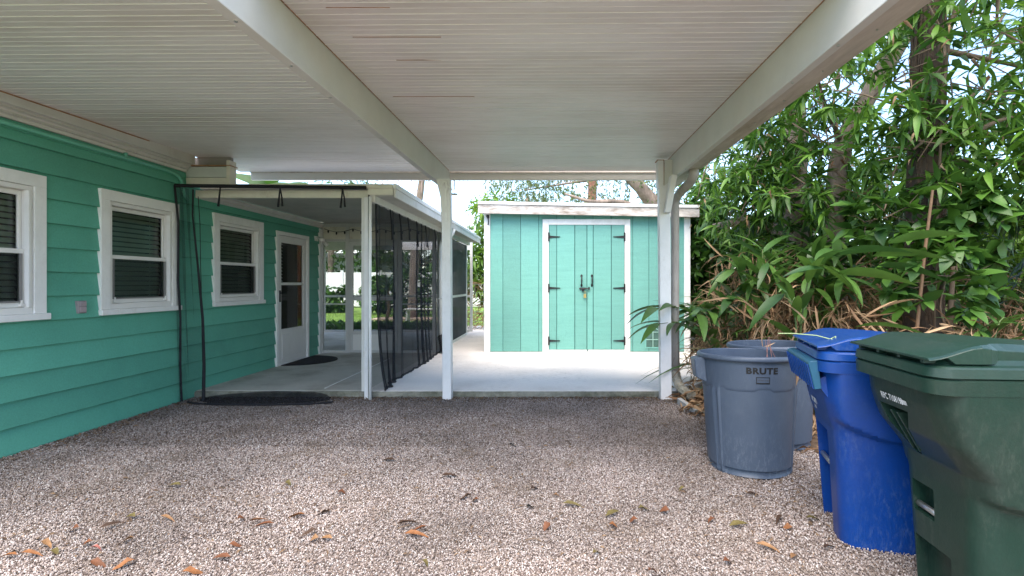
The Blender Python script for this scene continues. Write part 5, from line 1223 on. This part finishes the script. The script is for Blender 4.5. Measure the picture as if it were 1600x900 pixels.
# grass tufts on the lawn seen through the porch
GR = blade(.07, .008, 2, .5, .2)
ms = [frame(Vector((R_(-14, -2.5), R_(12.8, 20), .0)), Vector((R_(-.5, .5), R_(-.5, .5), 1)), s=R_(.8, 1.8)) for k in range(9000)]
o = mass('grass', GR, ms, LFB[1], None); tag(o, 'short bright lawn grass beyond the porch', 'grass')

# ------------------------------------------------------------------ fallen leaves on the gravel (world positions)
FL = [blade(.085, .030, 4, .9, .5, wave=.4), blade(.11, .026, 4, .6, .7), blade(.055, .036, 3, 1.2, .5, wave=.6)]
cols = {'rust brown': (0.13, 0.048, 0.02), 'dark brown': (0.055, 0.03, 0.018), 'tan': (0.24, 0.13, 0.06), 'olive': (0.12, 0.095, 0.03), 'pink': (0.42, 0.15, 0.12), 'orange brown': (0.21, 0.085, 0.03), 'black': (.02,.018,.016)}
FM = {k: [mesh_of('fallen_leaf', f_, mat('leaf_'+k.replace(' ', '_'), c_, .7, var=.3, vs=40, trans=.05)) for f_ in FL] for k, c_ in cols.items()}
spots = [(15,870,'orange brown',1,'by the lower left photo corner'),(48,868,'orange brown',1,'second from the lower left corner'),(75,852,'tan',0,'just right of the corner pair'),(110,829,'rust brown',2,'below the wall base at left'),
 (128,853,'rust brown',2,'beside the pink leaf'),(161,857,'pink',2,'left of the tan leaf'),(195,846,'tan',0,'right of the pink leaf'),(172,824,'dark brown',1,'above the pink leaf'),(92,864,'olive',2,'near the corner under the pink leaf'),(155,882,'rust brown',0,'below the pink leaf'),(193,884,'orange brown',0,'bottom edge left of centre'),
 (262,811,'tan',1,'alone in the left foreground'),(204,809,'olive',0,'upper left foreground'),(385,810,'rust brown',2,'left end of the leaf trio'),(402,816,'orange brown',1,'middle of the leaf trio'),(416,822,'rust brown',1,'lower right of the leaf trio'),(466,806,'orange brown',1,'right of the leaf trio'),(507,801,'dark brown',0,'short upright beside the trio'),
 (372,853,'rust brown',0,'below the leaf trio'),(349,874,'rust brown',1,'larger one near the bottom edge'),(303,896,'orange brown',0,'cut by the bottom edge'),(482,836,'dark brown',0,'centre left foreground'),(485,845,'tan',2,'below the centre left pair'),(540,770,'rust brown',2,'reddish one at mid gravel'),(455,757,'olive',2,'mid gravel left'),(275,760,'olive',1,'mid gravel near the wall'),(511,842,'tan',1,'pale one in the centre foreground'),
 (657,829,'rust brown',1,'top of the large crossed pair'),(645,837,'orange brown',1,'bottom of the large crossed pair'),(632,821,'dark brown',1,'behind the large crossed pair'),(727,778,'dark brown',0,'centre gravel'),(738,782,'rust brown',2,'beside the centre dark leaf'),(837,763,'dark brown',0,'right of centre under the black scrap'),(803,697,'black',0,'scrap on the dark patch at centre'),
 (891,790,'olive',1,'long one right of centre'),(833,793,'black',2,'small scrap in the foreground'),(876,775,'tan',2,'round one right of centre'),(852,826,'rust brown',2,'curled one in the foreground centre'),(964,822,'orange brown',2,'foreground right of centre'),(955,806,'olive',1,'narrow one right of centre'),(985,815,'rust brown',2,'beside the orange one right of centre'),(1008,795,'olive',0,'left of the lettered grey bin'),(1034,800,'rust brown',2,'below the olive leaf by the bin'),
 (1107,815,'rust brown',2,'below the lettered grey bin'),(1060,765,'olive',2,'beside the lettered grey bin base'),(1195,855,'tan',1,'lower right foreground'),(1150,823,'olive',1,'between foreground and grey bin'),(1024,892,'rust brown',2,'large one at the bottom edge'),(1143,878,'rust brown',2,'bottom edge right of centre'),(671,883,'olive',2,'bottom edge left of centre'),(1218,812,'dark brown',1,'left of the blue bin base'),(1270,812,'olive',1,'large one touching the blue bin base'),
 (1225,825,'orange brown',2,'beside the blue bin base'),(1295,855,'dark brown',1,'at the foot of the blue bin'),(1240,870,'tan',1,'in front of the blue bin'),(1175,773,'dark brown',1,'behind the foreground leaves by the bin'),(935,862,'olive',0,'bottom right of centre'),(700,745,'dark brown',1,'back of the gravel centre'),(610,720,'dark brown',1,'back gravel near the net pile')]
for i, (ax_, ay, kc, kf, where) in enumerate(spots):
    y = 750*1.25/(ay-443); x = (ax_-865.5)*y/750
    if x > 1.35 and y < 2.35: x = 1.2
    o = D.objects.new('fallen_leaf', FM[kc][kf]); col.objects.link(o)
    a = R_(-.5, .9)+(PI if R_(0, 1) < .5 else 0); s_ = R_(.85, 1.2)
    o.matrix_world = frame(Vector((x-math.cos(a)*.04, y-math.sin(a)*.04, .030+R_(0, .008))), Vector((math.cos(a), math.sin(a), R_(-.05, .2))), s=s_, roll=R_(-.4, .4))
    tag(o, '%s fallen leaf on the gravel, %s' % (kc, where), 'leaf', 'fallen leaves on the gravel')
